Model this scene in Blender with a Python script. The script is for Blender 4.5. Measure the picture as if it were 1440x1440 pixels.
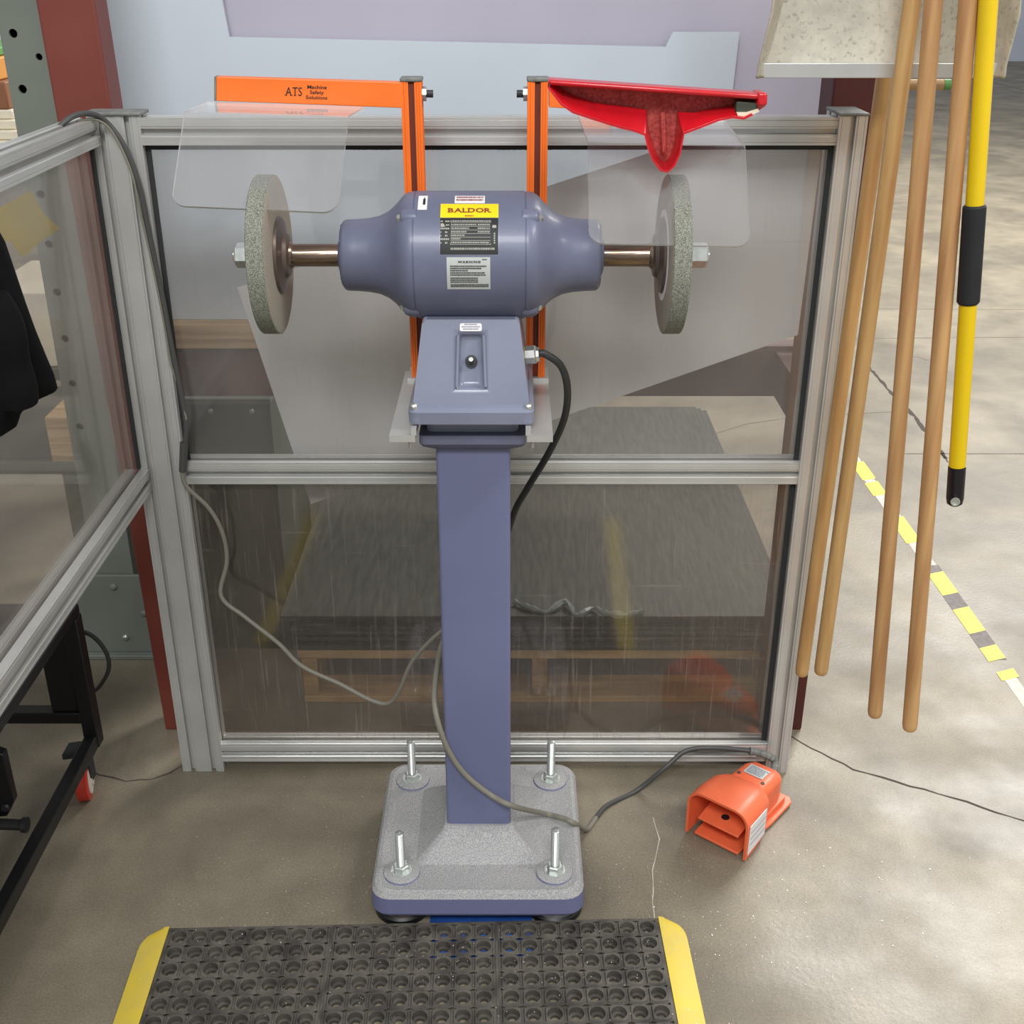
import bpy, math, random
from math import sin, cos, tan, atan, radians, pi, sqrt
from mathutils import Vector, Matrix
random.seed(7)
for o in list(bpy.data.objects): bpy.data.objects.remove(o)
scene = bpy.context.scene
COL = scene.collection
# ---------------------------------------------------------------- camera
H, PITCH, F = 1.55, 25.45, 1650.0
cam_d = bpy.data.cameras.new('camera'); cam = bpy.data.objects.new('camera', cam_d); COL.objects.link(cam)
cam.location = (0, 0, H); cam.rotation_euler = (radians(90-PITCH), 0, 0)
cam_d.sensor_width = 36; cam_d.lens = 36*F/1440; cam_d.clip_end = 100
scene.camera = cam
# ---------------------------------------------------------------- world, lights, exposure
scene.view_settings.view_transform = 'Standard'; scene.view_settings.look = 'None'
scene.view_settings.gamma = 1; scene.view_settings.use_curve_mapping = False
scene.view_settings.exposure = 0.0
w = bpy.data.worlds.new('world'); scene.world = w; w.use_nodes = True
w.node_tree.nodes['Background'].inputs[0].default_value = (0.96, 0.98, 1.0, 1)
w.node_tree.nodes['Background'].inputs[1].default_value = 0.48
def area(name, loc, target, size, size_y, power, color=(1, 1, 1)):
    l = bpy.data.lights.new(name, 'AREA'); l.shape = 'RECTANGLE'; l.size = size; l.size_y = size_y
    l.energy = power; l.color = color
    o = bpy.data.objects.new(name, l); COL.objects.link(o); o.location = loc
    o.rotation_euler = (Vector(target)-Vector(loc)).to_track_quat('-Z', 'Y').to_euler()
    return o
area('ceiling_lamp_far', (4.0, 7.5, 5.5), (2.4, 4.5, 0), 3.0, 3.0, 820, (1, .98, .95))
area('ceiling_lamp_right', (2.3, 0.7, 3.6), (0.3, 1.9, 0.7), 1.3, 0.5, 52, (1, .98, .95))
area('ceiling_lamp_front', (-0.2, -2.4, 4.8), (0, 2.0, 1.1), 2.4, 1.0, 210, (.98, .99, 1))

def P(px, py, Y=None, Z=None, X=None):
    """point of the place seen at pixel px,py that lies at depth Y, height Z or side X"""
    p = radians(PITCH)
    a, b = (px-720)/F, -(py-720)/F
    d = Vector((a, cos(p)+b*sin(p), -sin(p)+b*cos(p)))
    if Y is not None: t = Y/d.y
    elif Z is not None: t = (Z-H)/d.z
    else: t = X/d.x
    return Vector((0, 0, H))+d*t
# ---------------------------------------------------------------- materials
def lin(c):
    return tuple(((x/255)/12.92 if x/255 <= .04045 else ((x/255+.055)/1.055)**2.4) for x in c)
MATS = {}
def mat(name, rgb, rough=.5, metal=0, var=0, vscale=8, bump=0, bscale=60, rgb2=None, spec=.5, stretch=(1, 1, 1), coat=0, detail=4):
    m = bpy.data.materials.new(name); m.use_nodes = True; MATS[name] = m
    nt = m.node_tree; b = nt.nodes['Principled BSDF']
    c = (*lin(rgb), 1)
    b.inputs['Base Color'].default_value = c; b.inputs['Roughness'].default_value = rough
    b.inputs['Metallic'].default_value = metal; b.inputs['Specular IOR Level'].default_value = spec
    if coat: b.inputs['Coat Weight'].default_value = coat; b.inputs['Coat Roughness'].default_value = .12
    tc = nt.nodes.new('ShaderNodeTexCoord'); mp = nt.nodes.new('ShaderNodeMapping'); mp.inputs['Scale'].default_value = stretch
    nt.links.new(tc.outputs['Object'], mp.inputs[0])
    if var or rgb2:
        n = nt.nodes.new('ShaderNodeTexNoise'); n.inputs['Scale'].default_value = vscale; n.inputs['Detail'].default_value = detail
        nt.links.new(mp.outputs[0], n.inputs['Vector'])
        r = nt.nodes.new('ShaderNodeValToRGB'); nt.links.new(n.outputs[0], r.inputs[0])
        r.color_ramp.elements[0].position = .35; r.color_ramp.elements[1].position = .65
        c2 = lin(rgb2) if rgb2 else tuple(x*(1+var) for x in c[:3]); c1 = c[:3] if rgb2 else tuple(x*(1-var) for x in c[:3])
        r.color_ramp.elements[0].color = (*c1, 1); r.color_ramp.elements[1].color = (*c2, 1)
        nt.links.new(r.outputs[0], b.inputs['Base Color'])
    if bump:
        n = nt.nodes.new('ShaderNodeTexNoise'); n.inputs['Scale'].default_value = bscale; n.inputs['Detail'].default_value = 3
        nt.links.new(mp.outputs[0], n.inputs['Vector'])
        bp = nt.nodes.new('ShaderNodeBump'); bp.inputs['Strength'].default_value = bump; bp.inputs['Distance'].default_value = .002
        nt.links.new(n.outputs[0], bp.inputs['Height']); nt.links.new(bp.outputs[0], b.inputs['Normal'])
    return m
mat('aluminium', (202, 202, 198), .30, .45, .05, 9, .08, 30)
mat('cap_grey', (120, 122, 118), .6, 0, .2, 60)
mat('gasket', (40, 42, 42), .7)
mat('grey_paint_lit', (128, 133, 152), .36, 0, .07, 6, .10, 90, coat=.35)  # grey paint lightened: light falling on the box front is put into its colour
mat('grey_paint', (104, 108, 130), .42, 0, .10, 9, .12, 90, coat=.12)
mat('grey_paint_column', (112, 116, 148), .42, 0, .05, 5, .06, 60)
mat('shaft_steel', (146, 126, 110), .22, .9, .35, 30, .2, 60, stretch=(.4, 3, 3))
mat('steel', (190, 190, 186), .3, .8, .1, 40)
mat('zinc', (205, 210, 205), .28, .75, .1, 60)
mat('dark_steel', (60, 60, 62), .5, .5)
mat('thread', (196, 200, 196), .3, .7)
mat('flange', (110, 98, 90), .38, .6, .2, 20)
mat('orange', (250, 120, 38), .42, 0, .05, 10)
mat('orange_slot_shade', (110, 44, 22), .6)  # orange darkened to paint the shade inside the post slots
mat('red_plastic', (196, 22, 34), .30, 0, .10, 20, .1, 120, coat=.3)
mat('red_dusty', (150, 46, 44), .7, 0, 0, 260, rgb2=(190, 80, 72))
mat('switch_orange', (240, 112, 70), .42, 0, .08, 14, .1, 200)
mat('black_print', (26, 22, 24), .6)
mat('red_print', (140, 52, 40), .6)
mat('white_print', (166, 166, 156), .6)
mat('white_label', (240, 236, 236), .5)
mat('grey_label', (196, 200, 196), .45, .1)
mat('yellow_label', (250, 212, 10), .45)
mat('black_label', (20, 22, 22), .55)
mat('plate_rim', (140, 144, 160), .35, .3)
mat('black_rubber', (66, 62, 58), .6, 0, .3, 25, .3, 90, rgb2=(100, 95, 87))
mat('yellow_rubber', (228, 200, 62), .55, 0, .12, 12, .1, 90, rgb2=(214, 190, 92))
mat('black_metal', (22, 22, 24), .42, .1, .2, 8)
mat('black_cable', (46, 46, 44), .5)
mat('grey_cable', (128, 124, 112), .55)
mat('dark_cable', (72, 72, 70), .5)
mat('wood_handle', (204, 164, 106), .42, 0, 0, 9, .1, 30, rgb2=(178, 134, 82), stretch=(6, 6, .5), coat=.15)
mat('wood_handle_red', (206, 162, 108), .42, 0, 0, 8, .1, 30, rgb2=(174, 126, 82), stretch=(7, 7, .4), coat=.15)
mat('yellow_paint', (232, 196, 6), .32, 0, .03, 5, coat=.3)
mat('foam_black', (30, 30, 32), .75, 0, .1, 30)
mat('plastic_black', (24, 20, 28), .3)
mat('wood_pallet', (196, 160, 104), .75, 0, 0, 8, .4, 40, rgb2=(146, 114, 70), stretch=(.6, 4, 4))
mat('wood_board', (196, 166, 124), .7, 0, 0, 8, .3, 40, rgb2=(160, 130, 92), stretch=(.5, 6, 14))
mat('rack_red', (124, 62, 48), .5, 0, 0, 4, .1, 20, rgb2=(110, 46, 38))
mat('rack_red_shaded', (84, 32, 28), .55, 0, .2, 5)  # rack red darkened: shadow on the right upright is put into its colour
mat('beam_red', (96, 62, 62), .6, 0, .2, 5)
mat('column_grey', (118, 124, 114), .5, 0, .08, 5)
mat('cabinet_green', (64, 70, 58), .5, 0, .12, 6)
mat('sheet_blue_white', (200, 209, 217), .4, 0, .02, 3)
mat('sheet_lilac', (180, 176, 190), .5, 0, .03, 3)
mat('sheet_tilted', (232, 233, 236), .45, 0, .02, 2)
mat('dark_sheet', (42, 45, 39), .65, 0, .3, 30, .4, 30, rgb2=(66, 68, 59), stretch=(3, .4, 1))
mat('wrap', (130, 140, 135), .25)
mat('yellow_strap', (148, 138, 62), .5, 0, .1, 20)
mat('cream', (232, 222, 198), .6, 0, .06, 14)
mat('orange_box', (216, 150, 70), .6)
mat('brown_box', (140, 92, 60), .6)
mat('green_box', (96, 150, 80), .6)
mat('black_cloth', (9, 9, 10), .85, 0, .4, 16, .9, 22, spec=.2)
mat('yellow_paper', (240, 220, 60), .7, 0, .06, 10)
mat('blue_sheet', (36, 82, 160), .5, 0, .2, 30)
mat('caster_red', (196, 54, 36), .45)
mat('caster_white', (214, 206, 192), .5)
mat('far_wall', (214, 222, 238), .6, 0, .03, 2)
mat('lamp_case', (200, 200, 200), .6)
mat('tape_yellow', (226, 208, 76), .6, 0, .06, 30)
mat('tape_black', (112, 104, 100), .7, 0, .2, 60)
mat('tape_worn', (206, 198, 184), .6, 0, 0, 40, rgb2=(176, 168, 156))
mat('crack', (70, 62, 54), .9)
mat('joint', (128, 118, 106), .9)
mat('shavings', (216, 214, 208), .35, .5)
mat('abrasive', (96, 99, 88), .9, 0, 0, 620, .5, 900, rgb2=(158, 160, 146), detail=1)
mat('abrasive_side', (150, 143, 128), .85, 0, 0, 500, .3, 700, rgb2=(172, 164, 148), detail=2)

def shovel_mat():
    m = mat('shovel_aluminium', (190, 186, 170), .42, .35, 0, 45, .15, 60, rgb2=(206, 200, 184))
    nt = m.node_tree; b = nt.nodes['Principled BSDF']; old = b.inputs['Base Color'].links[0].from_socket
    n = nt.nodes.new('ShaderNodeTexNoise'); n.inputs['Scale'].default_value = 160; n.inputs['Detail'].default_value = 6
    tc = nt.nodes.new('ShaderNodeTexCoord'); nt.links.new(tc.outputs['Object'], n.inputs['Vector'])
    r = nt.nodes.new('ShaderNodeValToRGB'); r.color_ramp.elements[0].position = .56; r.color_ramp.elements[1].position = .72
    nt.links.new(n.outputs[0], r.inputs[0])
    mx = nt.nodes.new('ShaderNodeMixRGB'); mx.inputs[2].default_value = (*lin((164, 158, 144)), 1)
    nt.links.new(r.outputs[0], mx.inputs[0]); nt.links.new(old, mx.inputs[1]); nt.links.new(mx.outputs[0], b.inputs['Base Color'])
shovel_mat()

def base_mat():      # painted casting with grey grinding dust lying on its upward faces
    m = bpy.data.materials.new('dusty_casting'); m.use_nodes = True; MATS['dusty_casting'] = m
    nt = m.node_tree; b = nt.nodes['Principled BSDF']; b.inputs['Roughness'].default_value = .6
    tc = nt.nodes.new('ShaderNodeTexCoord'); g = nt.nodes.new('ShaderNodeNewGeometry')
    sp = nt.nodes.new('ShaderNodeSeparateXYZ'); nt.links.new(g.outputs['Normal'], sp.inputs[0])
    n = nt.nodes.new('ShaderNodeTexNoise'); n.inputs['Scale'].default_value = 500; n.inputs['Detail'].default_value = 2
    nt.links.new(tc.outputs['Object'], n.inputs['Vector'])
    r = nt.nodes.new('ShaderNodeValToRGB'); nt.links.new(n.outputs[0], r.inputs[0])
    r.color_ramp.elements[0].position = .38; r.color_ramp.elements[0].color = (*lin((142, 142, 142)), 1)
    r.color_ramp.elements[1].position = .66; r.color_ramp.elements[1].color = (*lin((190, 188, 181)), 1)
    n2 = nt.nodes.new('ShaderNodeTexNoise'); n2.inputs['Scale'].default_value = 22; n2.inputs['Detail'].default_value = 4
    nt.links.new(tc.outputs['Object'], n2.inputs['Vector'])
    mt = nt.nodes.new('ShaderNodeMath'); mt.operation = 'MULTIPLY_ADD'; mt.inputs[1].default_value = .5; mt.inputs[2].default_value = -.25
    nt.links.new(n2.outputs[0], mt.inputs[0])
    ad = nt.nodes.new('ShaderNodeMath'); nt.links.new(sp.outputs['Z'], ad.inputs[0]); nt.links.new(mt.outputs[0], ad.inputs[1])
    rr = nt.nodes.new('ShaderNodeValToRGB'); rr.color_ramp.elements[0].position = .12; rr.color_ramp.elements[1].position = .55
    rr.color_ramp.elements[1].color = (.9, .9, .9, 1)
    nt.links.new(ad.outputs[0], rr.inputs[0])
    mx = nt.nodes.new('ShaderNodeMixRGB'); mx.inputs[1].default_value = (*lin((112, 114, 148)), 1)
    nt.links.new(rr.outputs[0], mx.inputs[0]); nt.links.new(r.outputs[0], mx.inputs[2]); nt.links.new(mx.outputs[0], b.inputs['Base Color'])
base_mat()

def floor_mat():
    m = bpy.data.materials.new('concrete'); m.use_nodes = True; MATS['concrete'] = m
    nt = m.node_tree; b = nt.nodes['Principled BSDF']; tc = nt.nodes.new('ShaderNodeTexCoord')
    def noise(s, d, lo, hi, c0, c1, dist=0):
        n = nt.nodes.new('ShaderNodeTexNoise'); n.inputs['Scale'].default_value = s; n.inputs['Detail'].default_value = d
        n.inputs['Distortion'].default_value = dist
        nt.links.new(tc.outputs['Object'], n.inputs['Vector'])
        r = nt.nodes.new('ShaderNodeValToRGB'); r.color_ramp.elements[0].position = lo; r.color_ramp.elements[1].position = hi
        r.color_ramp.elements[0].color = (*c0, 1); r.color_ramp.elements[1].color = (*c1, 1)
        nt.links.new(n.outputs[0], r.inputs[0]); return r.outputs[0]
    a = noise(2.6, 6, .35, .65, lin((114, 106, 90)), lin((144, 134, 114)), .6)
    f = noise(260, 2, .3, .7, (.80,)*3, (1.12,)*3)
    g = noise(14, 6, .35, .65, (.92,)*3, (1.05,)*3, .3)
    mx = nt.nodes.new('ShaderNodeMixRGB'); mx.blend_type = 'MULTIPLY'; mx.inputs[0].default_value = 1
    nt.links.new(a, mx.inputs[1]); nt.links.new(f, mx.inputs[2])
    m2 = nt.nodes.new('ShaderNodeMixRGB'); m2.blend_type = 'MULTIPLY'; m2.inputs[0].default_value = 1
    nt.links.new(mx.outputs[0], m2.inputs[1]); nt.links.new(g, m2.inputs[2])
    nt.links.new(m2.outputs[0], b.inputs['Base Color'])
    rr = noise(5, 4, .3, .7, (.38,)*3, (.6,)*3); nt.links.new(rr, b.inputs['Roughness'])
    n = nt.nodes.new('ShaderNodeTexNoise'); n.inputs['Scale'].default_value = 90; n.inputs['Detail'].default_value = 5
    nt.links.new(tc.outputs['Object'], n.inputs['Vector'])
    bp = nt.nodes.new('ShaderNodeBump'); bp.inputs['Strength'].default_value = .25; bp.inputs['Distance'].default_value = .002
    nt.links.new(n.outputs[0], bp.inputs['Height']); nt.links.new(bp.outputs[0], b.inputs['Normal'])
floor_mat()

def pane_mat(name, tint, haze, haze_rgb, scratch=0, edge=False):
    m = bpy.data.materials.new(name); m.use_nodes = True; MATS[name] = m
    nt = m.node_tree; nt.nodes.remove(nt.nodes['Principled BSDF']); out = nt.nodes['Material Output']
    tr = nt.nodes.new('ShaderNodeBsdfTransparent'); tr.inputs[0].default_value = (*tint, 1)
    df = nt.nodes.new('ShaderNodeBsdfDiffuse'); df.inputs[0].default_value = (*lin(haze_rgb), 1)
    gl = nt.nodes.new('ShaderNodeBsdfGlossy'); gl.inputs['Roughness'].default_value = .08; gl.inputs[0].default_value = (1, 1, 1, 1)
    fa = nt.nodes.new('ShaderNodeLayerWeight'); fa.inputs[0].default_value = .5
    pw = nt.nodes.new('ShaderNodeMath'); pw.operation = 'POWER'; pw.inputs[1].default_value = 5; nt.links.new(fa.outputs['Facing'], pw.inputs[0])
    lw = nt.nodes.new('ShaderNodeMath'); lw.operation = 'MULTIPLY_ADD'; lw.inputs[1].default_value = .92; lw.inputs[2].default_value = .055; nt.links.new(pw.outputs[0], lw.inputs[0])
    mh = nt.nodes.new('ShaderNodeMixShader'); mg = nt.nodes.new('ShaderNodeMixShader')
    tc = nt.nodes.new('ShaderNodeTexCoord')
    def streak(scale, mapping, lo, hi, amt, detail=3):
        mp = nt.nodes.new('ShaderNodeMapping'); mp.inputs['Scale'].default_value = mapping
        n = nt.nodes.new('ShaderNodeTexNoise'); n.inputs['Scale'].default_value = scale; n.inputs['Detail'].default_value = detail
        nt.links.new(tc.outputs['Object'], mp.inputs[0]); nt.links.new(mp.outputs[0], n.inputs['Vector'])
        r = nt.nodes.new('ShaderNodeMapRange'); r.inputs[1].default_value = lo; r.inputs[2].default_value = hi
        r.inputs[3].default_value = 0; r.inputs[4].default_value = amt
        nt.links.new(n.outputs[0], r.inputs[0]); return r.outputs[0]
    def add(a, b2):
        q = nt.nodes.new('ShaderNodeMath'); nt.links.new(a, q.inputs[0]); nt.links.new(b2, q.inputs[1]); return q.outputs[0]
    cl = streak(3, (1, 1, 1), .3, .7, haze*.7)
    q = nt.nodes.new('ShaderNodeMath'); q.inputs[1].default_value = haze*.65; nt.links.new(cl, q.inputs[0]); fac = q.outputs[0]
    if scratch:
        fac = add(fac, streak(50, (4, 4, .12), .62, .78, scratch, 1))
        fac = add(fac, streak(45, (.1, .1, 4), .66, .80, scratch, 1))
        fac = add(fac, streak(200, (1, 1, 1), .66, .8, scratch, 2))
    nt.links.new(fac, mh.inputs[0]); nt.links.new(tr.outputs[0], mh.inputs[1]); nt.links.new(df.outputs[0], mh.inputs[2])
    nt.links.new(lw.outputs[0], mg.inputs[0]); nt.links.new(mh.outputs[0], mg.inputs[1]); nt.links.new(gl.outputs[0], mg.inputs[2])
    nt.links.new(mg.outputs[0], out.inputs[0])
pane_mat('pane_upper', (.935, .925, .91), .12, (170, 168, 165), .03)
pane_mat('pane_lower', (.83, .815, .80), .08, (160, 150, 142), .22)
pane_mat('pane_side', (.95, .94, .93), .17, (170, 160, 152), .05)
pane_mat('shield_clear', (.975, .975, .975), .10, (190, 188, 186), .01)
pane_mat('shield_edge', (.4, .41, .41), 1.3, (235, 235, 235))
# ---------------------------------------------------------------- mesh building
class MB:
    def __init__(s): s.v = []; s.f = []; s.mi = []; s.k = 0
    def add(s, vs, fs):
        n = len(s.v); s.v += [Vector(v) for v in vs]; s.f += [tuple(i+n for i in f) for f in fs]; s.mi += [s.k]*len(fs); return s
    def box(s, x0, x1, y0, y1, z0, z1):
        return s.add([(x, y, z) for z in (z0, z1) for y in (y0, y1) for x in (x0, x1)],
                     [(0, 2, 3, 1), (4, 5, 7, 6), (0, 1, 5, 4), (1, 3, 7, 5), (3, 2, 6, 7), (2, 0, 4, 6)])
    def obox(s, c, ax, ay, az):       # oriented box: centre + three half vectors
        c, ax, ay, az = map(Vector, (c, ax, ay, az))
        return s.add([c+ax*i+ay*j+az*k for k in (-1, 1) for j in (-1, 1) for i in (-1, 1)],
                     [(0, 2, 3, 1), (4, 5, 7, 6), (0, 1, 5, 4), (1, 3, 7, 5), (3, 2, 6, 7), (2, 0, 4, 6)])
    def prism(s, poly, d):            # poly list of Vectors, extruded by vector d
        n = len(poly); d = Vector(d)
        vs = [Vector(p) for p in poly]+[Vector(p)+d for p in poly]
        return s.add(vs, [tuple(range(n))[::-1], tuple(range(n, 2*n))]+[(i, (i+1) % n, n+(i+1) % n, n+i) for i in range(n)])
    def tube(s, pts, r, seg=10, caps=True):
        pts = [Vector(p) for p in pts]; n = len(pts); rs = r if isinstance(r, (list, tuple)) else [r]*n
        ref = None; vs = []
        for i, p in enumerate(pts):
            t = (pts[min(i+1, n-1)]-pts[max(i-1, 0)]).normalized()
            if ref is None: ref = t.orthogonal().normalized()
            ref = (ref-t*ref.dot(t)).normalized(); b = t.cross(ref)
            vs += [p+(ref*cos(2*pi*k/seg)+b*sin(2*pi*k/seg))*rs[i] for k in range(seg)]
        fs = [(i*seg+k, i*seg+(k+1) % seg, (i+1)*seg+(k+1) % seg, (i+1)*seg+k) for i in range(n-1) for k in range(seg)]
        if caps: fs += [tuple(range(seg))[::-1], tuple(range((n-1)*seg, n*seg))]
        return s.add(vs, fs)
    def lathe(s, c, axis, prof, seg=48, closed=False, start=None):   # prof: (dist along axis, radius)
        c = Vector(c); a = Vector(axis).normalized(); u = (Vector(start) if start else a.orthogonal()).normalized(); b = a.cross(u)
        vs = [c+a*d+(u*cos(2*pi*k/seg)+b*sin(2*pi*k/seg))*r for d, r in prof for k in range(seg)]
        n = len(prof)
        fs = [(i*seg+k, i*seg+(k+1) % seg, (i+1)*seg+(k+1) % seg, (i+1)*seg+k) for i in range(n-1) for k in range(seg)]
        if closed: fs += [((n-1)*seg+k, (n-1)*seg+(k+1) % seg, (k+1) % seg, k) for k in range(seg)]
        else: fs += [tuple(range(seg))[::-1], tuple(range((n-1)*seg, n*seg))]
        return s.add(vs, fs)
    def loft(s, rings, caps=True):
        n = len(rings[0]); m = len(rings)
        fs = [(i*n+k, i*n+(k+1) % n, (i+1)*n+(k+1) % n, (i+1)*n+k) for i in range(m-1) for k in range(n)]
        if caps: fs += [tuple(range(n))[::-1], tuple(range((m-1)*n, m*n))]
        return s.add([p for r in rings for p in r], fs)
    def cell(s, cx, cy, hx, hy, r, f, zt, zb, seg=16, raised=0, lip=0):   # square cell with a round hole; f maps (u,v,w) to a point
        def sq(k, q=1.0):
            a = 2*pi*k/seg; m = max(abs(cos(a)), abs(sin(a))); return (cx+q*hx*cos(a)/m, cy+q*hy*sin(a)/m)
        rings = [[f(*sq(k), zt) for k in range(seg)]]
        if raised:
            rings.append([f(*sq(k, .92), zt) for k in range(seg)])
            rings.append([f(*sq(k, .82), zt+raised) for k in range(seg)])
        rings.append([f(cx+r*cos(2*pi*k/seg), cy+r*sin(2*pi*k/seg), zt+raised) for k in range(seg)])
        if lip:
            rings.append([f(cx+r*.97*cos(2*pi*k/seg), cy+r*.97*sin(2*pi*k/seg), zb+(zt-zb)*.45) for k in range(seg)])
            rings.append([f(cx+r*lip*cos(2*pi*k/seg), cy+r*lip*sin(2*pi*k/seg), zb+(zt-zb)*.42) for k in range(seg)])
            rings.append([f(cx+r*lip*cos(2*pi*k/seg), cy+r*lip*sin(2*pi*k/seg), zb) for k in range(seg)])
        else:
            rings.append([f(cx+r*cos(2*pi*k/seg), cy+r*sin(2*pi*k/seg), zb) for k in range(seg)])
        return s.loft(rings, caps=False)
ORG = {}
def obj(name, mb, m, parent=None, smooth=30, bevel=0, bseg=2, mats=None, wn=False):
    vs = mb.v
    lo = Vector([min(v[i] for v in vs) for i in range(3)]); hi = Vector([max(v[i] for v in vs) for i in range(3)]); c = (lo+hi)/2
    me = bpy.data.meshes.new(name); me.from_pydata([tuple(v-c) for v in vs], [], mb.f)
    for mm in (mats or [m]): me.materials.append(MATS[mm])
    if mats:
        for p, i in zip(me.polygons, mb.mi): p.material_index = i
    import bmesh
    bm = bmesh.new(); bm.from_mesh(me); bmesh.ops.recalc_face_normals(bm, faces=bm.faces); bm.to_mesh(me); bm.free()
    if smooth:
        me.polygons.foreach_set('use_smooth', [True]*len(me.polygons)); me.set_sharp_from_angle(angle=radians(smooth))
    o = bpy.data.objects.new(name, me); COL.objects.link(o)
    o.location = c-(ORG[parent.name] if parent else Vector((0, 0, 0))); o.parent = parent; ORG[o.name] = c
    if bevel:
        b = o.modifiers.new('bevel', 'BEVEL'); b.width = bevel; b.segments = bseg; b.limit_method = 'ANGLE'; b.angle_limit = radians(35)
    return o
def thing(name, label, cat, loc, group=None):
    o = bpy.data.objects.new(name, None); COL.objects.link(o); o.location = loc; o.empty_display_size = .05; ORG[o.name] = Vector(loc)
    o['label'] = label; o['category'] = cat
    if group: o['group'] = group
    return o
def tag(o, label, cat, group=None, kind=None):
    o['label'] = label; o['category'] = cat
    if group: o['group'] = group
    if kind: o['kind'] = kind
    return o
def struct(o): o['kind'] = 'structure'; return o
def smooth_path(pts, n=8):
    pts = [Vector(p) for p in pts]; out = []; q = [pts[0]*2-pts[1]]+pts+[pts[-1]*2-pts[-2]]
    for i in range(1, len(q)-2):
        for k in range(n):
            t = k/n; a, b, c, d = q[i-1], q[i], q[i+1], q[i+2]
            out.append(.5*((2*b)+(c-a)*t+(2*a-5*b+4*c-d)*t*t+(3*b-a-3*c+d)*t**3))
    return out+[pts[-1]]
def rrect(hx, hy, r, z, cx=0, cy=0, k=5):
    out = []
    for sx, sy, a0 in ((1, 1, 0), (-1, 1, 90), (-1, -1, 180), (1, -1, 270)):
        for i in range(k):
            a = radians(a0+90*i/(k-1)); out.append(Vector((cx+sx*(hx-r)+r*cos(a), cy+sy*(hy-r)+r*sin(a), z)))
    return out
def text_mesh(s, size, sx=1.0, align='CENTER', spacing=1.0, res=3, offset=0):
    c = bpy.data.curves.new('txt', 'FONT'); c.body = s; c.size = size; c.align_x = align; c.align_y = 'CENTER'; c.space_character = spacing
    c.resolution_u = res; c.offset = offset
    o = bpy.data.objects.new('txt', c); COL.objects.link(o)
    bpy.context.view_layer.update(); dg = bpy.context.evaluated_depsgraph_get()
    me = bpy.data.meshes.new_from_object(o.evaluated_get(dg))
    v = [(p.co.x*sx, p.co.y) for p in me.vertices]; f = [tuple(p.vertices) for p in me.polygons]
    bpy.data.objects.remove(o); bpy.data.curves.remove(c); bpy.data.meshes.remove(me)
    return v, f
# ---------------------------------------------------------------- the setting
fl = struct(obj('floor', MB().box(-6, 10, -3, 22, -.2, 0), 'concrete', smooth=0))
struct(obj('wall_back', MB().box(-6, 10, 20.0, 20.2, 0, 6), 'far_wall', smooth=0))
def ribbon(pts, w0, z=.0008, jit=.0015, seed=1):
    rnd = random.Random(seed); m = MB(); L = []; R = []
    pp = []
    for i in range(len(pts)-1):
        a, b = Vector(pts[i]), Vector(pts[i+1]); n = max(2, int((b-a).length/.025))
        for k in range(n): pp.append(a.lerp(b, k/n))
    pp.append(Vector(pts[-1]))
    for i, p in enumerate(pp):
        t = (pp[min(i+1, len(pp)-1)]-pp[max(i-1, 0)]); t.z = 0; t.normalize(); nn = Vector((-t.y, t.x, 0))
        p = p+nn*rnd.uniform(-jit, jit)*2; wv = w0*rnd.uniform(.4, 1.2)
        L.append(Vector((p.x, p.y, z))+nn*wv); R.append(Vector((p.x, p.y, z))-nn*wv)
    n = len(pp); m.add(L+R, [(i, i+1, n+i+1, n+i) for i in range(n-1)])
    return m
G = lambda x, y: P(x, y, Z=0)
for i, (pts, wd, mt) in enumerate([
    ([(1103, 1030), (1140, 1052), (1200, 1082), (1260, 1100), (1340, 1122), (1440, 1155), (1520, 1180)], .0022, 'crack'),
    ([(118, 1082), (140, 1090), (178, 1098), (212, 1097), (240, 1086), (268, 1072)], .002, 'crack'),
    ([(1222, 517), (1262, 562), (1286, 586), (1302, 608), (1330, 645)], .008, 'crack'),
    ([(1190, 476), (1560, 473)], .005, 'joint'), ([(1190, 434), (1560, 436)], .004, 'joint'),
    ([(1190, 582), (1262, 579)], .003, 'joint'), ([(1260, 638), (1440, 638), (1560, 640)], .004, 'joint'),
    ([(1322, 636), (1334, 650)], .003, 'crack'), ([(1378, 112), (1520, 145)], .03, 'joint'),
    ([(985, 616), (1050, 596), (1108, 588)], .004, 'joint'),
    ([(918, 1150), (926, 1180), (916, 1240), (920, 1300)], .0012, 'tape_worn')]):
    obj('floor_crack' if mt == 'crack' else 'floor_joint' if mt == 'joint' else 'floor_scratch', ribbon([G(*p) for p in pts], wd, seed=i, jit=.0015 if mt != 'joint' else 0), mt, fl, smooth=0)
obj('floor_stain', ribbon([G(1285, 499), G(1310, 505)], .03), 'joint', fl, smooth=0)

# hazard tape
ht = thing('hazard_tape', 'worn yellow and black striped hazard tape stuck diagonally on the floor', 'floor tape', G(1365, 868))
a, b = G(1195, 636), G(1446, 990)
t = (b-a); L = t.length; t.normalize(); nn = Vector((-t.y, t.x, 0)); hw = .024
def band(s0, s1, z, skew=0, w=hw):
    return [a+t*(s0+skew)+nn*w+Vector((0, 0, z)), a+t*(s1+skew)+nn*w+Vector((0, 0, z)), a+t*s1-nn*w+Vector((0, 0, z)), a+t*s0-nn*w+Vector((0, 0, z))]
def spix(x, y): return (G(x, y)-a).dot(t)
obj('worn_backing', MB().prism(band(0, spix(1312, 800), .0002, w=.018), (0, 0, .0004)), 'tape_worn', ht, smooth=0)
obj('worn_backing', MB().prism(band(spix(1412, 945), L+.1, .0002, w=.016), (0, 0, .0004)), 'tape_worn', ht, smooth=0)
obj('black_band', MB().prism(band(spix(1310, 795), spix(1405, 928), .0003), (0, 0, .0005)), 'tape_black', ht, smooth=0)
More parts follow.
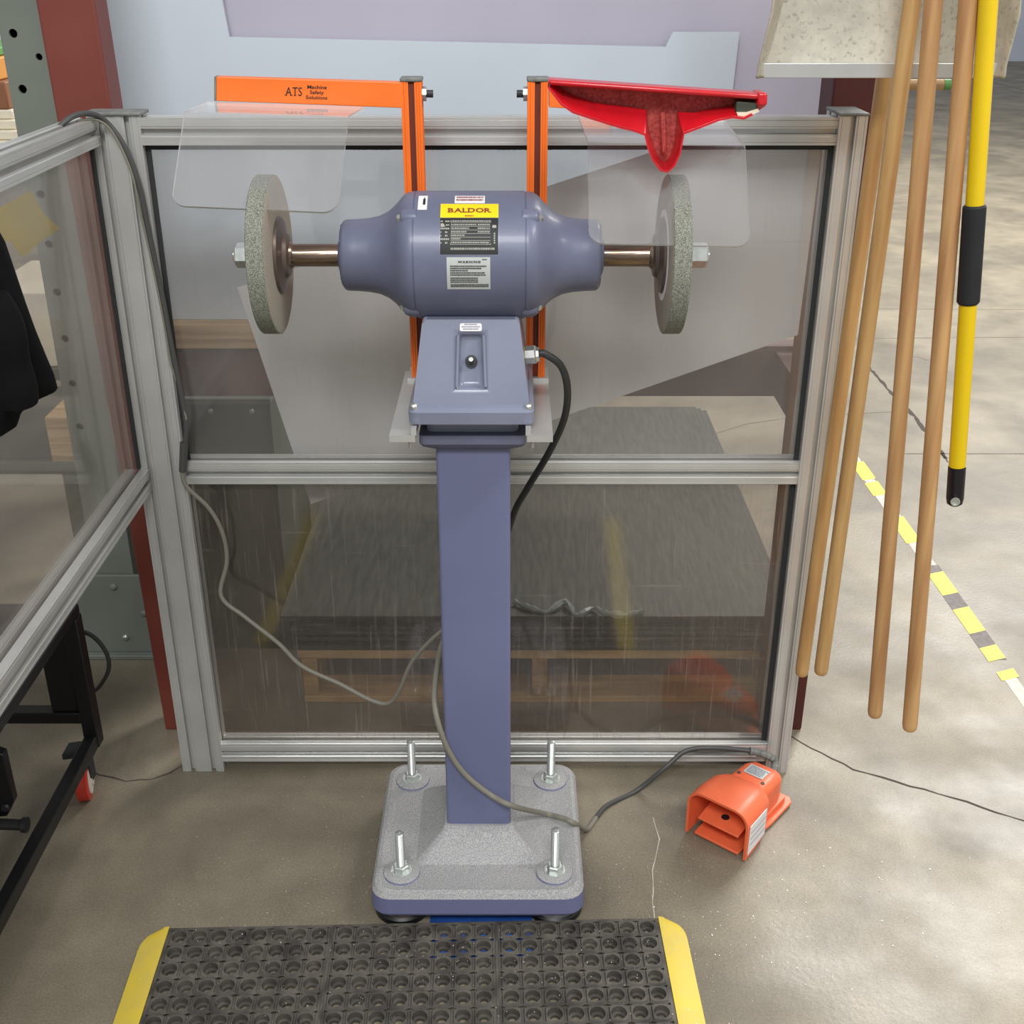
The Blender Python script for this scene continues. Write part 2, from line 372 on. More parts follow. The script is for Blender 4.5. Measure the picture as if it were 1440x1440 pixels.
for (x0, y0), (x1, y1) in (((1206, 652), (1222, 676)), ((1228, 680), (1240, 698)), ((1262, 730), (1284, 765)), ((1318, 808), (1336, 838)), ((1355, 858), (1376, 892)), ((1394, 912), (1408, 931)), ((1408, 946), (1414, 958))):
    s0, s1 = spix(x0, y0), spix(x1, y1)
    obj('yellow_stripe', MB().prism(band(s0, s1, .0006, -.018), (0, 0, .0005)), 'tape_yellow', ht, smooth=0)

# ---------------------------------------------------------------- extrusion profiles
def side_pts(length, slots):
    """points along one side (from 0 to length) with T slots; (u, depth)"""
    out = [(0, 0), (.0035, 0), (.0042, .0009), (.0049, 0)]; lip = .0045; d = .011
    for c in slots:
        out += [(c-.0085, 0), (c-.0085+.0012, .0012), (c-lip, .0012), (c-lip, .004), (c-.008, .004), (c-.008, d), (c+.008, d), (c+.008, .004), (c+lip, .004), (c+lip, .0012), (c+.0085-.0012, .0012), (c+.0085, 0)]
    out += [(length-.0049, 0), (length-.0042, .0009), (length-.0035, 0)]
    return out
def profile(w, h, sw, sh):
    pts = [(u, dd) for u, dd in side_pts(w, sw)]
    pts += [(w-dd, u) for u, dd in side_pts(h, sh)]
    pts += [(w-u, h-dd) for u, dd in side_pts(w, sw)]
    pts += [(dd, h-u) for u, dd in side_pts(h, sh)]
    return pts
SQ = .043
def extrude_profile(x0, y0, z0, axis, length, w, h):
    """w,h: section. axis Z: section in x,y; axis X: section (y,z); axis Y: section (x,z)"""
    sw = [w/2] if w < .06 else [w/4, 3*w/4]; sh = [h/2] if h < .06 else [h/4, 3*h/4]
    m = MB(); pr = profile(w, h, sw, sh)
    if axis == 'Z': m.prism([(x0+u, y0+v, z0) for u, v in pr], (0, 0, length))
    if axis == 'X': m.prism([(x0, y0+u, z0+v) for u, v in pr], (length, 0, 0))
    if axis == 'Y': m.prism([(x0+u, y0, z0+v) for u, v in pr], (0, length, 0))
    return m
YF = 1.99
FT = P(720, 163, Y=YF).z
fence = thing('machine_guard_fence', 'low aluminium profile fence with clear panes behind the grinder', 'fence', (-.05, YF+.02, 0))
obj('corner_post', extrude_profile(-.69, YF, 0, 'Z', FT, .086, SQ), 'aluminium', fence, smooth=0)
XR = .530
obj('post', extrude_profile(XR, YF-.004, 0, 'Z', FT, SQ+.003, .088), 'aluminium', fence, smooth=0)
obj('post_cap', MB().box(-.694, -.6, YF-.004, YF+.047, FT, FT+.006), 'cap_grey', fence, bevel=.002)
obj('post_cap', MB().box(XR-.002, XR+SQ+.005, YF-.006, YF+.086, FT, FT+.005), 'cap_grey', fence, bevel=.002)
zm = P(720, 681, Y=YF).z; zb = P(720, 1071, Y=YF).z
RX0, RX1 = -.604, XR
rails = [(FT-SQ-.003, 'top'), (zm, 'mid'), (zb, 'bottom')]
for z, k in rails:
    obj('rail', extrude_profile(RX0, YF, z, 'X', RX1-RX0, SQ, SQ), 'aluminium', fence, smooth=0)
pu = MB().box(RX0-.004, RX1+.004, YF+.018, YF+.0235, zm+SQ-.006, FT-SQ+.004)
pane_u = obj('clear_pane', pu, 'pane_upper', fence, smooth=0); pane_u['label'] = 'large upper clear pane'
pl = MB().box(RX0-.004, RX1+.004, YF+.018, YF+.0235, zb+SQ-.006, zm+.006)
pane_l = obj('clear_pane', pl, 'pane_lower', fence, smooth=0); pane_l['label'] = 'scratched and hazy lower clear pane'
g = MB().box(RX0, RX1, YF+.0145, YF+.0178, FT-SQ-.012, FT-SQ-.0035)
g.box(RX0, RX0+.008, YF+.0145, YF+.0178, zm+SQ, FT-SQ-.012); g.box(RX1-.008, RX1, YF+.0145, YF+.0178, zm+SQ, FT-SQ-.012)
obj('gasket', g, 'gasket', fence, smooth=0)
g = MB().box(RX0, RX1, YF+.0145, YF+.0178, zm-.007, zm-.0005); g.box(RX1-.009, RX1, YF+.0145, YF+.0178, zb+SQ, zm-.007)
obj('gasket', g, 'gasket', fence, smooth=0)
mk = MB(); rnd = random.Random(3)
for x0, x1 in ((497, 545), (598, 628), (700, 776)):
    x = x0
    while x < x1:
        wd = rnd.uniform(2, 6)
        pa, pb = P(x, 206, Y=YF+.0238), P(x+wd, 211, Y=YF+.0238)
        mk.box(pa.x, pb.x, YF+.0236, YF+.0239, pb.z, pa.z); x += wd+rnd.uniform(1.5, 4)
mat('blue_print', (72, 76, 110), .6)
pm_ = obj('printed_marking', mk, 'blue_print', pane_u, smooth=0); pm_['kind'] = 'stuff'

side = thing('machine_guard_fence', 'side section of the aluminium fence at left, with one clear pane and no lower pane', 'fence', (-.69, 1.4, 0))
SX0, SX1 = -.713, -.670
obj('rail', extrude_profile(SX0, .8, FT-SQ-.002, 'Y', YF-.8-.0005, SQ, SQ), 'aluminium', side, smooth=0)
obj('rail', extrude_profile(SX0, .8, zm-.012, 'Y', YF-.8-.0005, SQ, SQ), 'aluminium', side, smooth=0)
obj('post', extrude_profile(SX0, .757, 0, 'Z', FT, SQ, SQ), 'aluminium', side, smooth=0)
obj('clear_pane', MB().box(SX0+.018, SX0+.0235, .8, YF-.004, zm+SQ-.018, FT-SQ+.003), 'pane_side', side, smooth=0)
g = MB().box(SX0+.0245, SX0+.029, YF-.012, YF-.001, zm+.035, FT-SQ-.004)
obj('gasket', g, 'gasket', side, smooth=0)

# ---------------------------------------------------------------- pedestal stand
CX, CY = -.060, 1.73
ped = thing('pedestal_stand', 'blue-grey cast pedestal with a square column and a dusty four-bolt base', 'stand', (CX, CY, 0))
base = MB()
secs = [(.034, .184, .183, .03), (.04, .187, .186, .032), (.072, .186, .185, .034), (.080, .181, .180, .034), (.083, .174, .173, .032), (.080, .160, .159, .028), (.0805, .112, .108, .016), (.117, .069, .070, .01), (.13, .062, .063, .008)]
base.loft([rrect(hx, hy, r, z, CX, CY) for z, hx, hy, r in secs])
for sx in (-1, 1):
    for sy in (-1, 1):
        base.lathe((CX+sx*.135, CY+sy*.128, .074), (0, 0, 1), [(0, .034), (.010, .032), (.012, .028)], 24)
obj('base', base, 'dusty_casting', ped, smooth=28)
col = MB().loft([rrect(.0575, .0575, .006, z, CX, CY) for z in (.125, .872)])
obj('column', col, 'grey_paint_column', ped, smooth=35)
cap = MB().loft([rrect(hx, hy, .008, z, CX, CY) for z, hx, hy in ((.862, .060, .060), (.872, .078, .075), (.878, .081, .080), (.892, .081, .080))])
obj('top_plate', cap, 'grey_paint', ped, smooth=35)
for i, (sx, sy, tp) in enumerate(((-1, -1, 1168), (1, -1, 1164), (-1, 1, 1040), (1, 1, 1040))):
    x, y = CX+sx*.136, CY+sy*.128
    ft = MB().lathe((x, y, 0), (0, 0, 1), [(0, .047), (.004, .050), (.014, .050), (.018, .046), (.020, .03)], 32)
    f_ = obj('leveling_foot', ft, 'black_metal', ped, smooth=35)
    dk = MB().lathe((x, y, .017), (0, 0, 1), [(0, .046), (.007, .044), (.014, .03), (.018, .012)], 32)
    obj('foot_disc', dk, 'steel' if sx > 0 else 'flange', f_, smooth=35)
    zt = P(720, tp, Y=y).z
    if sy < 0 and sx < 0: zt -= 0
    prof = [(0, .007)]; z = .0
    while z < zt-.084: prof += [(z, .0080), (z+.0012, .0068)]; z += .0024
    obj('threaded_rod', MB().lathe((x, y, .080), (0, 0, 1), prof, 14), 'thread', ped, smooth=60)
    nt_ = MB().lathe((x, y, .0875), (0, 0, 1), [(0, .0145), (.011, .0145), (.0125, .0125)], 6)
    obj('nut', nt_, 'zinc', ped, smooth=0)
    obj('washer', MB().lathe((x, y, .0855), (0, 0, 1), [(0, .0185), (.002, .0185)], 28), 'zinc', ped, smooth=35)

# ---------------------------------------------------------------- grinder
AX = Vector((-.060, 1.73, P(720, 359, Y=1.73).z)); R = .092
gr = thing('pedestal_grinder', 'blue-grey two-wheel grinder with long bare shafts, mounted on the pedestal', 'grinder', (CX, CY, .893))
prof = [(-.190, .020), (-.190, .045), (-.187, .0495), (-.183, .0515), (-.168, .0520), (-.150, .0535), (-.135, .0565), (-.122, .0625), (-.112, .0705), (-.104, .0790), (-.098, .0855), (-.091, .0900), (-.084, .0915), (-.0805, .0915), (-.080, .0905), (-.0788, .0905), (-.0783, .0922)]
prof = prof+[(0, R+.0002)]+[(-d, r) for d, r in reversed(prof)]
mot = MB().lathe(AX, (1, 0, 0), prof, 96)
for sx in (-1, 1):
    for ang in (52, 128, 232, 308):
        a_ = radians(ang); dr = Vector((0, -cos(a_), sin(a_)))
        mot.lathe(AX+Vector((sx*.0835, 0, 0))+dr*.081, (sx, 0, 0), [(-.008, .0135), (.008, .0135), (.013, .011), (.015, .006)], 20)
    mot.lathe(AX+Vector((sx*.189, 0, 0)), (sx, 0, 0), [(0, .030), (.004, .028), (.006, .022)], 28)
    for ang in (40, 80, -30):
        a_ = radians(ang); dr = Vector((0, -cos(a_), sin(a_)))
        mot.lathe(AX+Vector((sx*.186, 0, 0))+dr*.0435, (sx, 0, 0), [(0, .005), (.004, .004)], 12)
obj('motor_housing', mot, 'grey_paint', gr, smooth=40)
for sx in (-1, 1):
    for ang in (52, 308):
        a_ = radians(ang); dr = Vector((0, -cos(a_), sin(a_)))
        obj('screw', MB().lathe(AX+Vector((sx*.098, 0, 0))+dr*.081, (sx, 0, 0), [(0, .0065), (.004, .006), (.006, .004)], 6), 'steel', gr, smooth=0)
    sh = MB().lathe(AX, (sx, 0, 0), [(.19, .0165), (.262, .0165), (.266, .020), (.272, .022)], 32)
    obj('shaft', sh, 'shaft_steel', gr, smooth=35)
    wi, wo = .283, .311
    wh = MB(); wh.k = 1
    seg = 72
    wh.lathe(AX, (sx, 0, 0), [(wi, .020), (wi, .108), (wi+.0015, .1135)], seg)
    wh.f = wh.f[:-2]; wh.mi = wh.mi[:-2]
    wh.k = 0; wh.lathe(AX, (sx, 0, 0), [(wi+.0015, .1135), (wi+.0025, .115), (wo-.0025, .115), (wo-.001, .1135)], seg); wh.f = wh.f[:-2]; wh.mi = wh.mi[:-2]
    wh.k = 1; wh.lathe(AX, (sx, 0, 0), [(wo-.001, .1135), (wo, .108), (wo, .020)], seg); wh.f = wh.f[:-2]; wh.mi = wh.mi[:-2]
    wheel = obj('grinding_wheel', wh, None, gr, mats=['abrasive', 'abrasive_side'], smooth=40)
    if sx > 0:
        obj('paper_washer', MB().lathe(AX, (sx, 0, 0), [(wi-.0006, .02), (wi-.0006, .066), (wi-.0001, .066)], 56), 'white_label', wheel)
    obj('flange', MB().lathe(AX, (sx, 0, 0), [(.267, .022), (.269, .030), (.274, .034), (.277, .046), (.2785, .054), (.2825, .056)], 56), 'flange', gr, smooth=25)
    obj('flange', MB().lathe(AX, (sx, 0, 0), [(.3112, .056), (.315, .054), (.318, .030), (.321, .026)], 56), 'flange', gr, smooth=25)
    obj('arbor_nut', MB().lathe(AX, (sx, 0, 0), [(.3211, .0185), (.346, .0185), (.3485, .0165)], 6, start=(0, .3, 1)), 'zinc', gr, smooth=0)
    obj('shaft_end', MB().lathe(AX, (sx, 0, 0), [(.3486, .0085), (.351, .0085), (.352, .0075)], 20), 'steel', gr)
# labels wrapped on the motor
RL = R+.0005
def cyl(u, a_, r=RL): return AX+Vector((u, -cos(a_)*r, sin(a_)*r))
def patch(u0, u1, a0, a1, r=RL, th=.0006, n=14, cut=.0):
    m = MB(); vs = []; fs = []
    for rr in (r, r-th):
        for i in range(n+1):
            ang = radians(a0+(a1-a0)*i/n); vs += [cyl(u0, ang, rr), cyl(u1, ang, rr)]
    k = 2*(n+1)
    for i in range(n):
        fs += [(2*i, 2*i+1, 2*i+3, 2*i+2), (k+2*i, k+2*i+2, k+2*i+3, k+2*i+1), (2*i, 2*i+2, k+2*i+2, k+2*i), (2*i+1, k+2*i+1, k+2*i+3, 2*i+3)]
    fs += [(0, k, k+1, 1), (2*n, 2*n+1, k+2*n+1, k+2*n)]
    return m.add(vs, fs)
def wrap_text(m, s, size, uc, ac, sx=1, align='CENTER', spacing=1, r=RL+.0008, off=0, rot=0):
    v, f = text_mesh(s, size, sx, align, spacing, offset=off)
    if rot: v = [(-y, x) for x, y in v]
    return m.add([cyl(uc+x, radians(ac)+y/R, r) for x, y in v], f)
def scribble(m, u0, u1, a, h=1.0, r=RL+.0009, wmin=.0006, wmax=.0022, gap=.0006, seed=0, fill=1.0):
    rd = random.Random(seed*31+int(a*10)); u = u0
    while u < u1:
        wd = rd.uniform(wmin, wmax)
        if rd.random() < fill: m.add([cyl(u, radians(a-h/2), r), cyl(min(u+wd, u1), radians(a-h/2), r), cyl(min(u+wd, u1), radians(a+h/2), r), cyl(u, radians(a+h/2), r)], [(0, 1, 2, 3)])
        u += wd+gap
U = lambda px: (px-664.5)*.000995
np_ = obj('nameplate', patch(U(623), U(706), 13, 64, RL), 'plate_rim', gr, smooth=60)
obj('yellow_band', patch(U(623.5), U(705.5), 47, 63, RL+.0004), 'yellow_label', np_, smooth=60)
obj('black_panel', patch(U(623.5), U(705.5), 13.6, 46.6, RL+.0003), 'black_label', np_, smooth=60)
m = MB()
def slab(word, size, sx, gap, bar, place):
    ser = {'B': [(0, 0), (0, 1)], 'A': [(0, 0), (1, 0)], 'L': [(0, 1), (0, 0)], 'D': [(0, 0), (0, 1)], 'R': [(0, 0), (0, 1), (1, 0)], 'T': [(.5, 0)]}
    ls = []; tot = 0
    for ch in word:
        v, f = text_mesh(ch, size, sx, 'LEFT', offset=.00035 if word != 'ATS' else 0); x0 = min(a for a, b in v); x1 = max(a for a, b in v)
        ls.append((ch, [(a-x0, b) for a, b in v], f, x1-x0)); tot += x1-x0+gap
    u = -(tot-gap)/2
    for ch, v, f, wd in ls:
        place([(u+a, b) for a, b in v], f)
        yb_, yt_ = min(b for a, b in v), max(b for a, b in v); q = size*.11
        for sx_, sy_ in ser.get(ch, []):
            c = u+wd*sx_+(q*.35 if sx_ == 0 else -q*.35 if sx_ == 1 else 0); y0 = yb_ if sy_ == 0 else yt_-bar
            place([(c-q, y0), (c+q, y0), (c+q, y0+bar), (c-q, y0+bar)], [(0, 1, 2, 3)])
        u += wd+gap
slab('BALDOR', .0112, 1.28, .0009, .0013, lambda v, f: m.add([cyl(a, radians(54.6)+b/R, RL+.0008) for a, b in v], f))
scribble(m, -.006, .006, 48.7, 1.3, seed=2)
obj('lettering', m, 'red_print', np_, smooth=0)
m = MB()
for k, aa in enumerate((43.0, 39.5, 36.2, 32.9, 29.8, 26.8, 23.6)):     # table rules and rows of small print
    m.add([cyl(u, radians(q), RL+.0009) for u, q in ((-.026, aa-1.5), (.030, aa-1.5), (.030, aa-1.1), (-.026, aa-1.1))], [(0, 1, 2, 3)])
    scribble(m, -.0255, (.03, .01, .0, -.004, -.006, -.012, .028)[k], aa+.3, 1.3, seed=k)
    scribble(m, -.040, -.028, aa, 1.5, seed=k+20, fill=.8)
    if k in (1, 2, 3): scribble(m, .012, .029, aa+.3, 1.3, seed=k+40)
for u in (-.0265, .030, .024):
    m.add([cyl(x, radians(q), RL+.0009) for x, q in ((u, 21.6), (u+.0004, 21.6), (u+.0004, 44), (u, 44))], [(0, 1, 2, 3)])
scribble(m, -.026, .036, 18.6, 1.8, seed=60)
m.add([cyl(x, radians(q), RL+.0009) for x, q in ((-.040, 41), (-.036, 41), (-.0335, 38), (-.040, 37.5))], [(0, 1, 2, 3)])
m.add([cyl(x, radians(q), RL+.0009) for x, q in ((.0325, 36.8), (.038, 36.8), (.038, 39.4), (.0325, 39.4))], [(0, 1, 2, 3)])
for k in range(5): m.add([cyl(x, radians(q), RL+.0009) for x, q in ((.0345, 23+k*2), (.0365, 23+k*2), (.0365, 24.4+k*2), (.0345, 24.4+k*2))], [(0, 1, 2, 3)])
obj('small_print', m, 'white_print', np_, smooth=0)
wl = obj('warning_label', patch(U(632.5), U(694), -17.5, 11.5, RL), 'grey_label', gr, smooth=60)
m = MB(); wrap_text(m, 'WARNING', .0042, 0, 7.4, 1.35, spacing=1.25, off=.00015)
for k, aa in enumerate((3.9, 2.0, .1, -1.9, -3.8, -6.6, -8.4, -10.2, -12.8, -14.4)):
    scribble(m, -.027, (.024, .017, -.002, .022, .023, .012, .012, .012, .027, .027)[k], aa, 1.05, seed=k+90, wmax=.0016, gap=.0004)
scribble(m, .018, .025, 9.6, .8, seed=120)
obj('lettering', m, 'black_print', wl, smooth=0)
tl = obj('service_label', patch(U(643), U(686), 64.5, 77, RL), 'white_label', gr, smooth=60)
m = MB(); scribble(m, -.019, .019, 73.3, 2.2, seed=130); scribble(m, -.019, .019, 68.8, 2.4, seed=131)
obj('lettering', m, 'red_print', tl, smooth=0)
il = obj('rotation_label', patch(U(591), U(604), 56, 77, RL), 'white_label', gr, smooth=60)
m = MB(); m.add([cyl(x, radians(q), RL+.0009) for x, q in ((U(598), 62), (U(601.5), 62), (U(601.5), 70), (U(598), 70))], [(0, 1, 2, 3)])
m.add([cyl(x, radians(q), RL+.0009) for x, q in ((U(599), 70), (U(600.6), 70), (U(600.6), 72.5), (U(599), 72.5))], [(0, 1, 2, 3)])
obj('printed_symbol', m, 'black_print', il, smooth=0)

# switch box under the motor
zb0, zt0 = .914, AX.z-.070
def ring_at(z, hx, yf, yb2, r): # rounded rectangle between yf and yb
    return rrect(hx, (yb2-yf)/2, r, z, CX, (yf+yb2)/2)
bxm = MB().loft([ring_at(.8925, .070, 1.665, 1.80, .012), ring_at(.9235, .070, 1.665, 1.80, .012), ring_at(.924, .092, 1.615, 1.842, .012), ring_at(.943, .093, 1.613, 1.842, .012), ring_at(.947, .091, 1.617, 1.841, .012),
                 ring_at(.951, .087, 1.624, 1.84, .014)])
obj('box_flange', bxm, 'grey_paint_lit', gr, smooth=35)
# sloping front with a recessed channel
yF0, yF1, zF0, zF1, hx0, hx1 = 1.626, 1.662, .949, AX.z-.078, .086, .0705
def fr(u, v, d=0):       # u -1..1, v 0..1 on the front
    hx = hx0+(hx1-hx0)*v; n = Vector((0, -(zF1-zF0), (yF1-yF0))).normalized()
    return Vector((CX+u*hx, yF0+(yF1-yF0)*v, zF0+(zF1-zF0)*v))-n*d
bd = MB()
us = [-1, -.92, -.27, .27, .92, 1]; vsr = [0, .06, .20, .86, .96, 1]
us = [-1, -.27, .27, 1]; vsr = [0, .20, .84, 1]
for i in range(3):
    for j in range(3):
        if i == 1 and j == 1: continue
        bd.add([fr(us[i], vsr[j]), fr(us[i+1], vsr[j]), fr(us[i+1], vsr[j+1]), fr(us[i], vsr[j+1])], [(0, 1, 2, 3)])
c0 = [fr(-.27, .20), fr(.27, .20), fr(.27, .84), fr(-.27, .84)]; c1 = [fr(-.20, .23, .013), fr(.20, .23, .013), fr(.20, .81, .013), fr(-.20, .81, .013)]
bd.add(c0+c1, [(0, 1, 5, 4), (1, 2, 6, 5), (2, 3, 7, 6), (3, 0, 4, 7), (4, 5, 6, 7)])
Bk = lambda u, v: Vector((CX+u*(hx0+(hx1-hx0)*v), 1.84-.036*v, zF0+(zF1-zF0)*v))
bd.add([Bk(-1, 0), Bk(1, 0), Bk(1, 1), Bk(-1, 1)], [(1, 0, 3, 2)])
for u in (-1, 1): bd.add([fr(u, 0), fr(u, 1), Bk(u, 1), Bk(u, 0)], [(0, 1, 2, 3)])
bd.add([fr(-1, 1), fr(1, 1), Bk(1, 1), Bk(-1, 1)], [(0, 1, 2, 3)]); bd.add([fr(-1, 0), fr(1, 0), Bk(1, 0), Bk(-1, 0)], [(3, 2, 1, 0)])
import bmesh
bm_ = bmesh.new(); vv = [bm_.verts.new(v) for v in bd.v]; bm_.verts.index_update()
for f in bd.f: bm_.faces.new([vv[i] for i in f])
bmesh.ops.remove_doubles(bm_, verts=bm_.verts, dist=1e-5); bm_.verts.index_update()
bd2 = MB(); bd2.add([v.co.copy() for v in bm_.verts], [tuple(v.index for v in f.verts) for f in bm_.faces]); bm_.free()
obj('switch_box', bd2, 'grey_paint_lit', gr, smooth=40, bevel=.006, bseg=3)
ndir = Vector((0, -(zF1-zF0), (yF1-yF0))).normalized()
for u0 in (-.255, .255):          # ridges beside the channel
    bmr = MB(); bmr.tube([fr(u0, .22, -.0005), fr(u0, .82, -.0005)], .0028, 8)
    obj('channel_ridge', bmr, 'grey_paint_lit', gr, smooth=60)
kc = fr(0, .52, .013)
kn = MB()
kn.lathe(kc, ndir, [(0, .009), (.006, .009), (.0065, .0035), (.011, .0035)], 20)
ksw = obj('toggle_switch', kn, 'dark_steel', gr)
kk = MB(); kk.tube([kc+ndir*.008, kc+ndir*.014+Vector((0, 0, .003))], [.0025, .0034], 12)
obj('switch_lever', kk, 'steel', ksw)
v, f = [], []
lb = MB()
def frp(u, v): return fr(u/.0785, v, -.0012)
pts = []
for sx, sy, a0 in ((1, 1, 0), (-1, 1, 90), (-1, -1, 180), (1, -1, 270)):
    for i in range(4):
        a_ = radians(a0+30*i); pts.append(frp(sx*.0145+.003*cos(a_), .912+sy*.026+.02*sin(a_)))
lb.prism(pts, -ndir*.0006)
lab = obj('caution_label', lb, 'white_label', gr, smooth=0)
m = MB()
for k, (vv_, hwid) in enumerate(((.945, .010), (.918, .0145), (.892, .012))):
    rd = random.Random(k); u = -hwid
    while u < hwid:
        wd = rd.uniform(.0008, .002); m.add([fr(x/.0785, y, -.0016) for x, y in ((u, vv_-.007), (u+wd, vv_-.007), (u+wd, vv_+.007), (u, vv_+.007))], [(0, 1, 2, 3)]); u += wd+.0006
obj('lettering', m, 'plate_rim', lab, smooth=0)
for u in (-.084, .084):           # corner screws of the box flange
    obj('screw', MB().lathe((CX+u, 1.622, .948), (0, -.3, 1), [(0, .006), (.005, .0055), (.007, .003)], 14), 'zinc', gr)
# cable gland + cable
g0 = Vector((CX+.0755, 1.70, P(755, 500, Y=1.70).z))
dirg = Vector((1, -.12, .12)).normalized()
gm = MB(); gm.lathe(g0-dirg*.006, dirg, [(0, .013), (.012, .013)], 20)
obj('locknut', gm, 'yellow_strap', gr)
gm = MB(); gm.lathe(g0+dirg*.006, dirg, [(0, .0145), (.014, .0145), (.016, .012), (.020, .011)], 8)
gl = obj('cable_gland', gm, 'steel', gr, smooth=0)
g1 = g0+dirg*.022
cpts = [g1, g1+dirg*.012, P(789, 515, Y=1.70), P(798, 548, Y=1.71), P(793, 590, Y=1.73), P(771, 638, Y=1.77), P(742, 686, Y=1.81), P(722, 724, Y=1.835), P(700, 800, Y=1.85), P(672, 900, Y=1.85), P(660, 1000, Y=1.84)]
obj('motor_cable', MB().tube(smooth_path(cpts), .0058, 12), 'black_cable', gr)
# channel-clamp brackets at box foot (aluminium), each carries an orange post
def guard(name_label, s, arm_ends, shield, text):
    px_ = -.150 if s < 0 else .0385
    root = thing('shield_bracket', name_label, 'machine guard', (px_, 1.86, .905))
    pt = P(720, 114, Y=1.86).z
    # slotted orange profile
    w_ = .031; pr = profile(w_, w_, [w_/2], [w_/2])
    pr = [(u, v) for u, v in pr]
    m_ = MB().prism([(px_-w_/2+u, 1.845+v, .9185) for u, v in pr], (0, 0, pt-.9185))
    post = obj('post', m_, 'orange', root, smooth=0)
    obj('slot_shade_strip', MB().box(px_-.0043, px_+.0043, 1.8495, 1.8545, .92, pt-.002), 'orange_slot_shade', post, smooth=0)  # added dark strip; its colour stands in for shade in the slot
    obj('end_cap', MB().box(px_-w_/2-.001, px_+w_/2+.001, 1.844, 1.878, pt, pt+.006), 'cap_grey', root, bevel=.002)
    # base plate running forward under the grinder foot
    xi = CX+s*.082; xo = CX+s*.120
    x0, x1 = min(xi, xo), max(xi, xo)
    mb_ = MB().box(x0, x1, 1.600, 1.895, .9022, .9125)
    poly = [(xi, 1.845, .899), (xo+s*-.0, 1.845, .899), (xo-s*.012, 1.90, .9185), (xi, 1.90, .9185)]
    mb_.box(px_-.022, px_+.022, 1.84, 1.90, .9126, .9183)
    obj('base_plate', mb_, 'aluminium', root, smooth=0)
    mb_ = MB().box(min(xi-s*.002, xi+s*.006), max(xi-s*.002, xi+s*.006), 1.600, 1.611, .9126, .9236)
    obj('clamp', mb_, 'aluminium', root, smooth=0)
    obj('bolt', MB().lathe((xi+s*.008, 1.606, .901), (0, 0, -1), [(0, .0026), (.010, .0026)], 10), 'steel', root)
    # arm
    (ax0, ay0, ay1), (bx0, by0, by1), Ya, Yb = arm_ends
    A0, A1 = P(ax0, ay0, Y=Ya), P(ax0, ay1, Y=Ya); B0, B1 = P(bx0, by0, Y=Yb), P(bx0, by1, Y=Yb)
    m_ = MB().prism([A0, A1, B1, B0], (0, .022, 0))
    arm = obj('arm', m_, 'orange', root, smooth=0, bevel=.001)
    e = 2 if True else 0
    dx = (A0-B0).normalized()
    obj('arm_end_cap', MB().prism([A0+dx*.0001, A1+dx*.0001, A1+dx*.003, A0+dx*.003], (0, .022, 0)), 'cap_grey', root, smooth=0)
    # bolt through the post top
    bz = P(720, 132, Y=1.86).z
    for d0, d1, rr_, nm in ((0, .006, .0105, 'nut'), (.006, .016, .0055, 'bolt')):
        obj(nm, MB().lathe((px_-s*(w_/2), 1.861, bz), (-s, 0, 0), [(d0, rr_), (d1, rr_)], 8 if nm == 'nut' else 12), 'steel' if nm == 'nut' else 'dark_steel', root, smooth=0)
    # bent clear shield
    (t0, t1, c0_, c1_, d0_, d1_) = shield     # back edge l/r, crease l/r, lower edge l/r
    th = .005
    def rc(a_, b_, up, cr=.018):           # rounded lower corners from crease to lower edge
        return None
    lo_l, lo_r = d0_, d1_
    cr = .02; el = (c0_-d0_).normalized(); er = (c1_-d1_).normalized(); eb = (d1_-d0_).normalized()
    outl = [c0_]
    for q in range(6):
        t_ = q/5*pi/2; outl.append(d0_+el*cr*(1-sin(t_))+eb*cr*(1-cos(t_)))
    for q in range(6):
        t_ = q/5*pi/2; outl.append(d1_-eb*cr*(1-sin(t_))+er*cr*(1-cos(t_)))
    outl.append(c1_)
    nrm = (c1_-c0_).cross(d0_-c0_).normalized()
    if nrm.y < 0: nrm = -nrm
    n2 = Vector((0, .0, -1))
    m_ = MB(); k = len(outl)
    fv = [Vector(p) for p in outl]; bv = [Vector(p)+nrm*th for p in outl]
    m_.k = 0; m_.add(fv+bv, [tuple(range(k)), tuple(range(k, 2*k))[::-1]])
    m_.k = 1; m_.add(fv+bv, [(i, (i+1), k+(i+1), k+i) for i in range(k-1)])
    m_.k = 0; m_.add([c0_, c1_, t1, t0], [(0, 1, 2, 3)]); m_.add([c0_+nrm*th, c1_+nrm*th, t1+n2*th, t0+n2*th], [(3, 2, 1, 0)])
    m_.k = 1; m_.add([c0_, t0, t0+n2*th, c0_+nrm*th], [(0, 1, 2, 3)]); m_.add([c1_, t1, t1+n2*th, c1_+nrm*th], [(3, 2, 1, 0)])
    m_.add([t0, t1, t1+n2*th, t0+n2*th], [(0, 1, 2, 3)])
    obj('clear_shield', m_, None, root, mats=['shield_clear', 'shield_edge'], smooth=0)
    if text:
        X = (B0-A0).normalized(); Zv = (A0-A1).normalized(); org = A0.lerp(A1, .5)
        def T(u, v): return org+X*u+Zv*v+Vector((0, -.0006, 0))
        m_ = MB(); uo = (413-ax0)/(bx0-ax0)*(B0-A0).length
        slab('ATS', .0175, .80, .0008, .0010, lambda v, f: m_.add([T(uo+a, b-.001) for a, b in v], f))
        for k, s_ in enumerate(('Machine', 'Safety', 'Solutions')):
            v, f = text_mesh(s_, .0072, 1.2, 'CENTER', offset=.0001)
            uo2 = (445.5-ax0)/(bx0-ax0)*(B0-A0).length
            m_.add([T(uo2+x, y+.0065-.0073*k) for x, y in v], f)
        obj('lettering', m_, 'black_print', arm, smooth=0)
    return root
Yt, Yc, Yd = 1.805, 1.735, 1.665
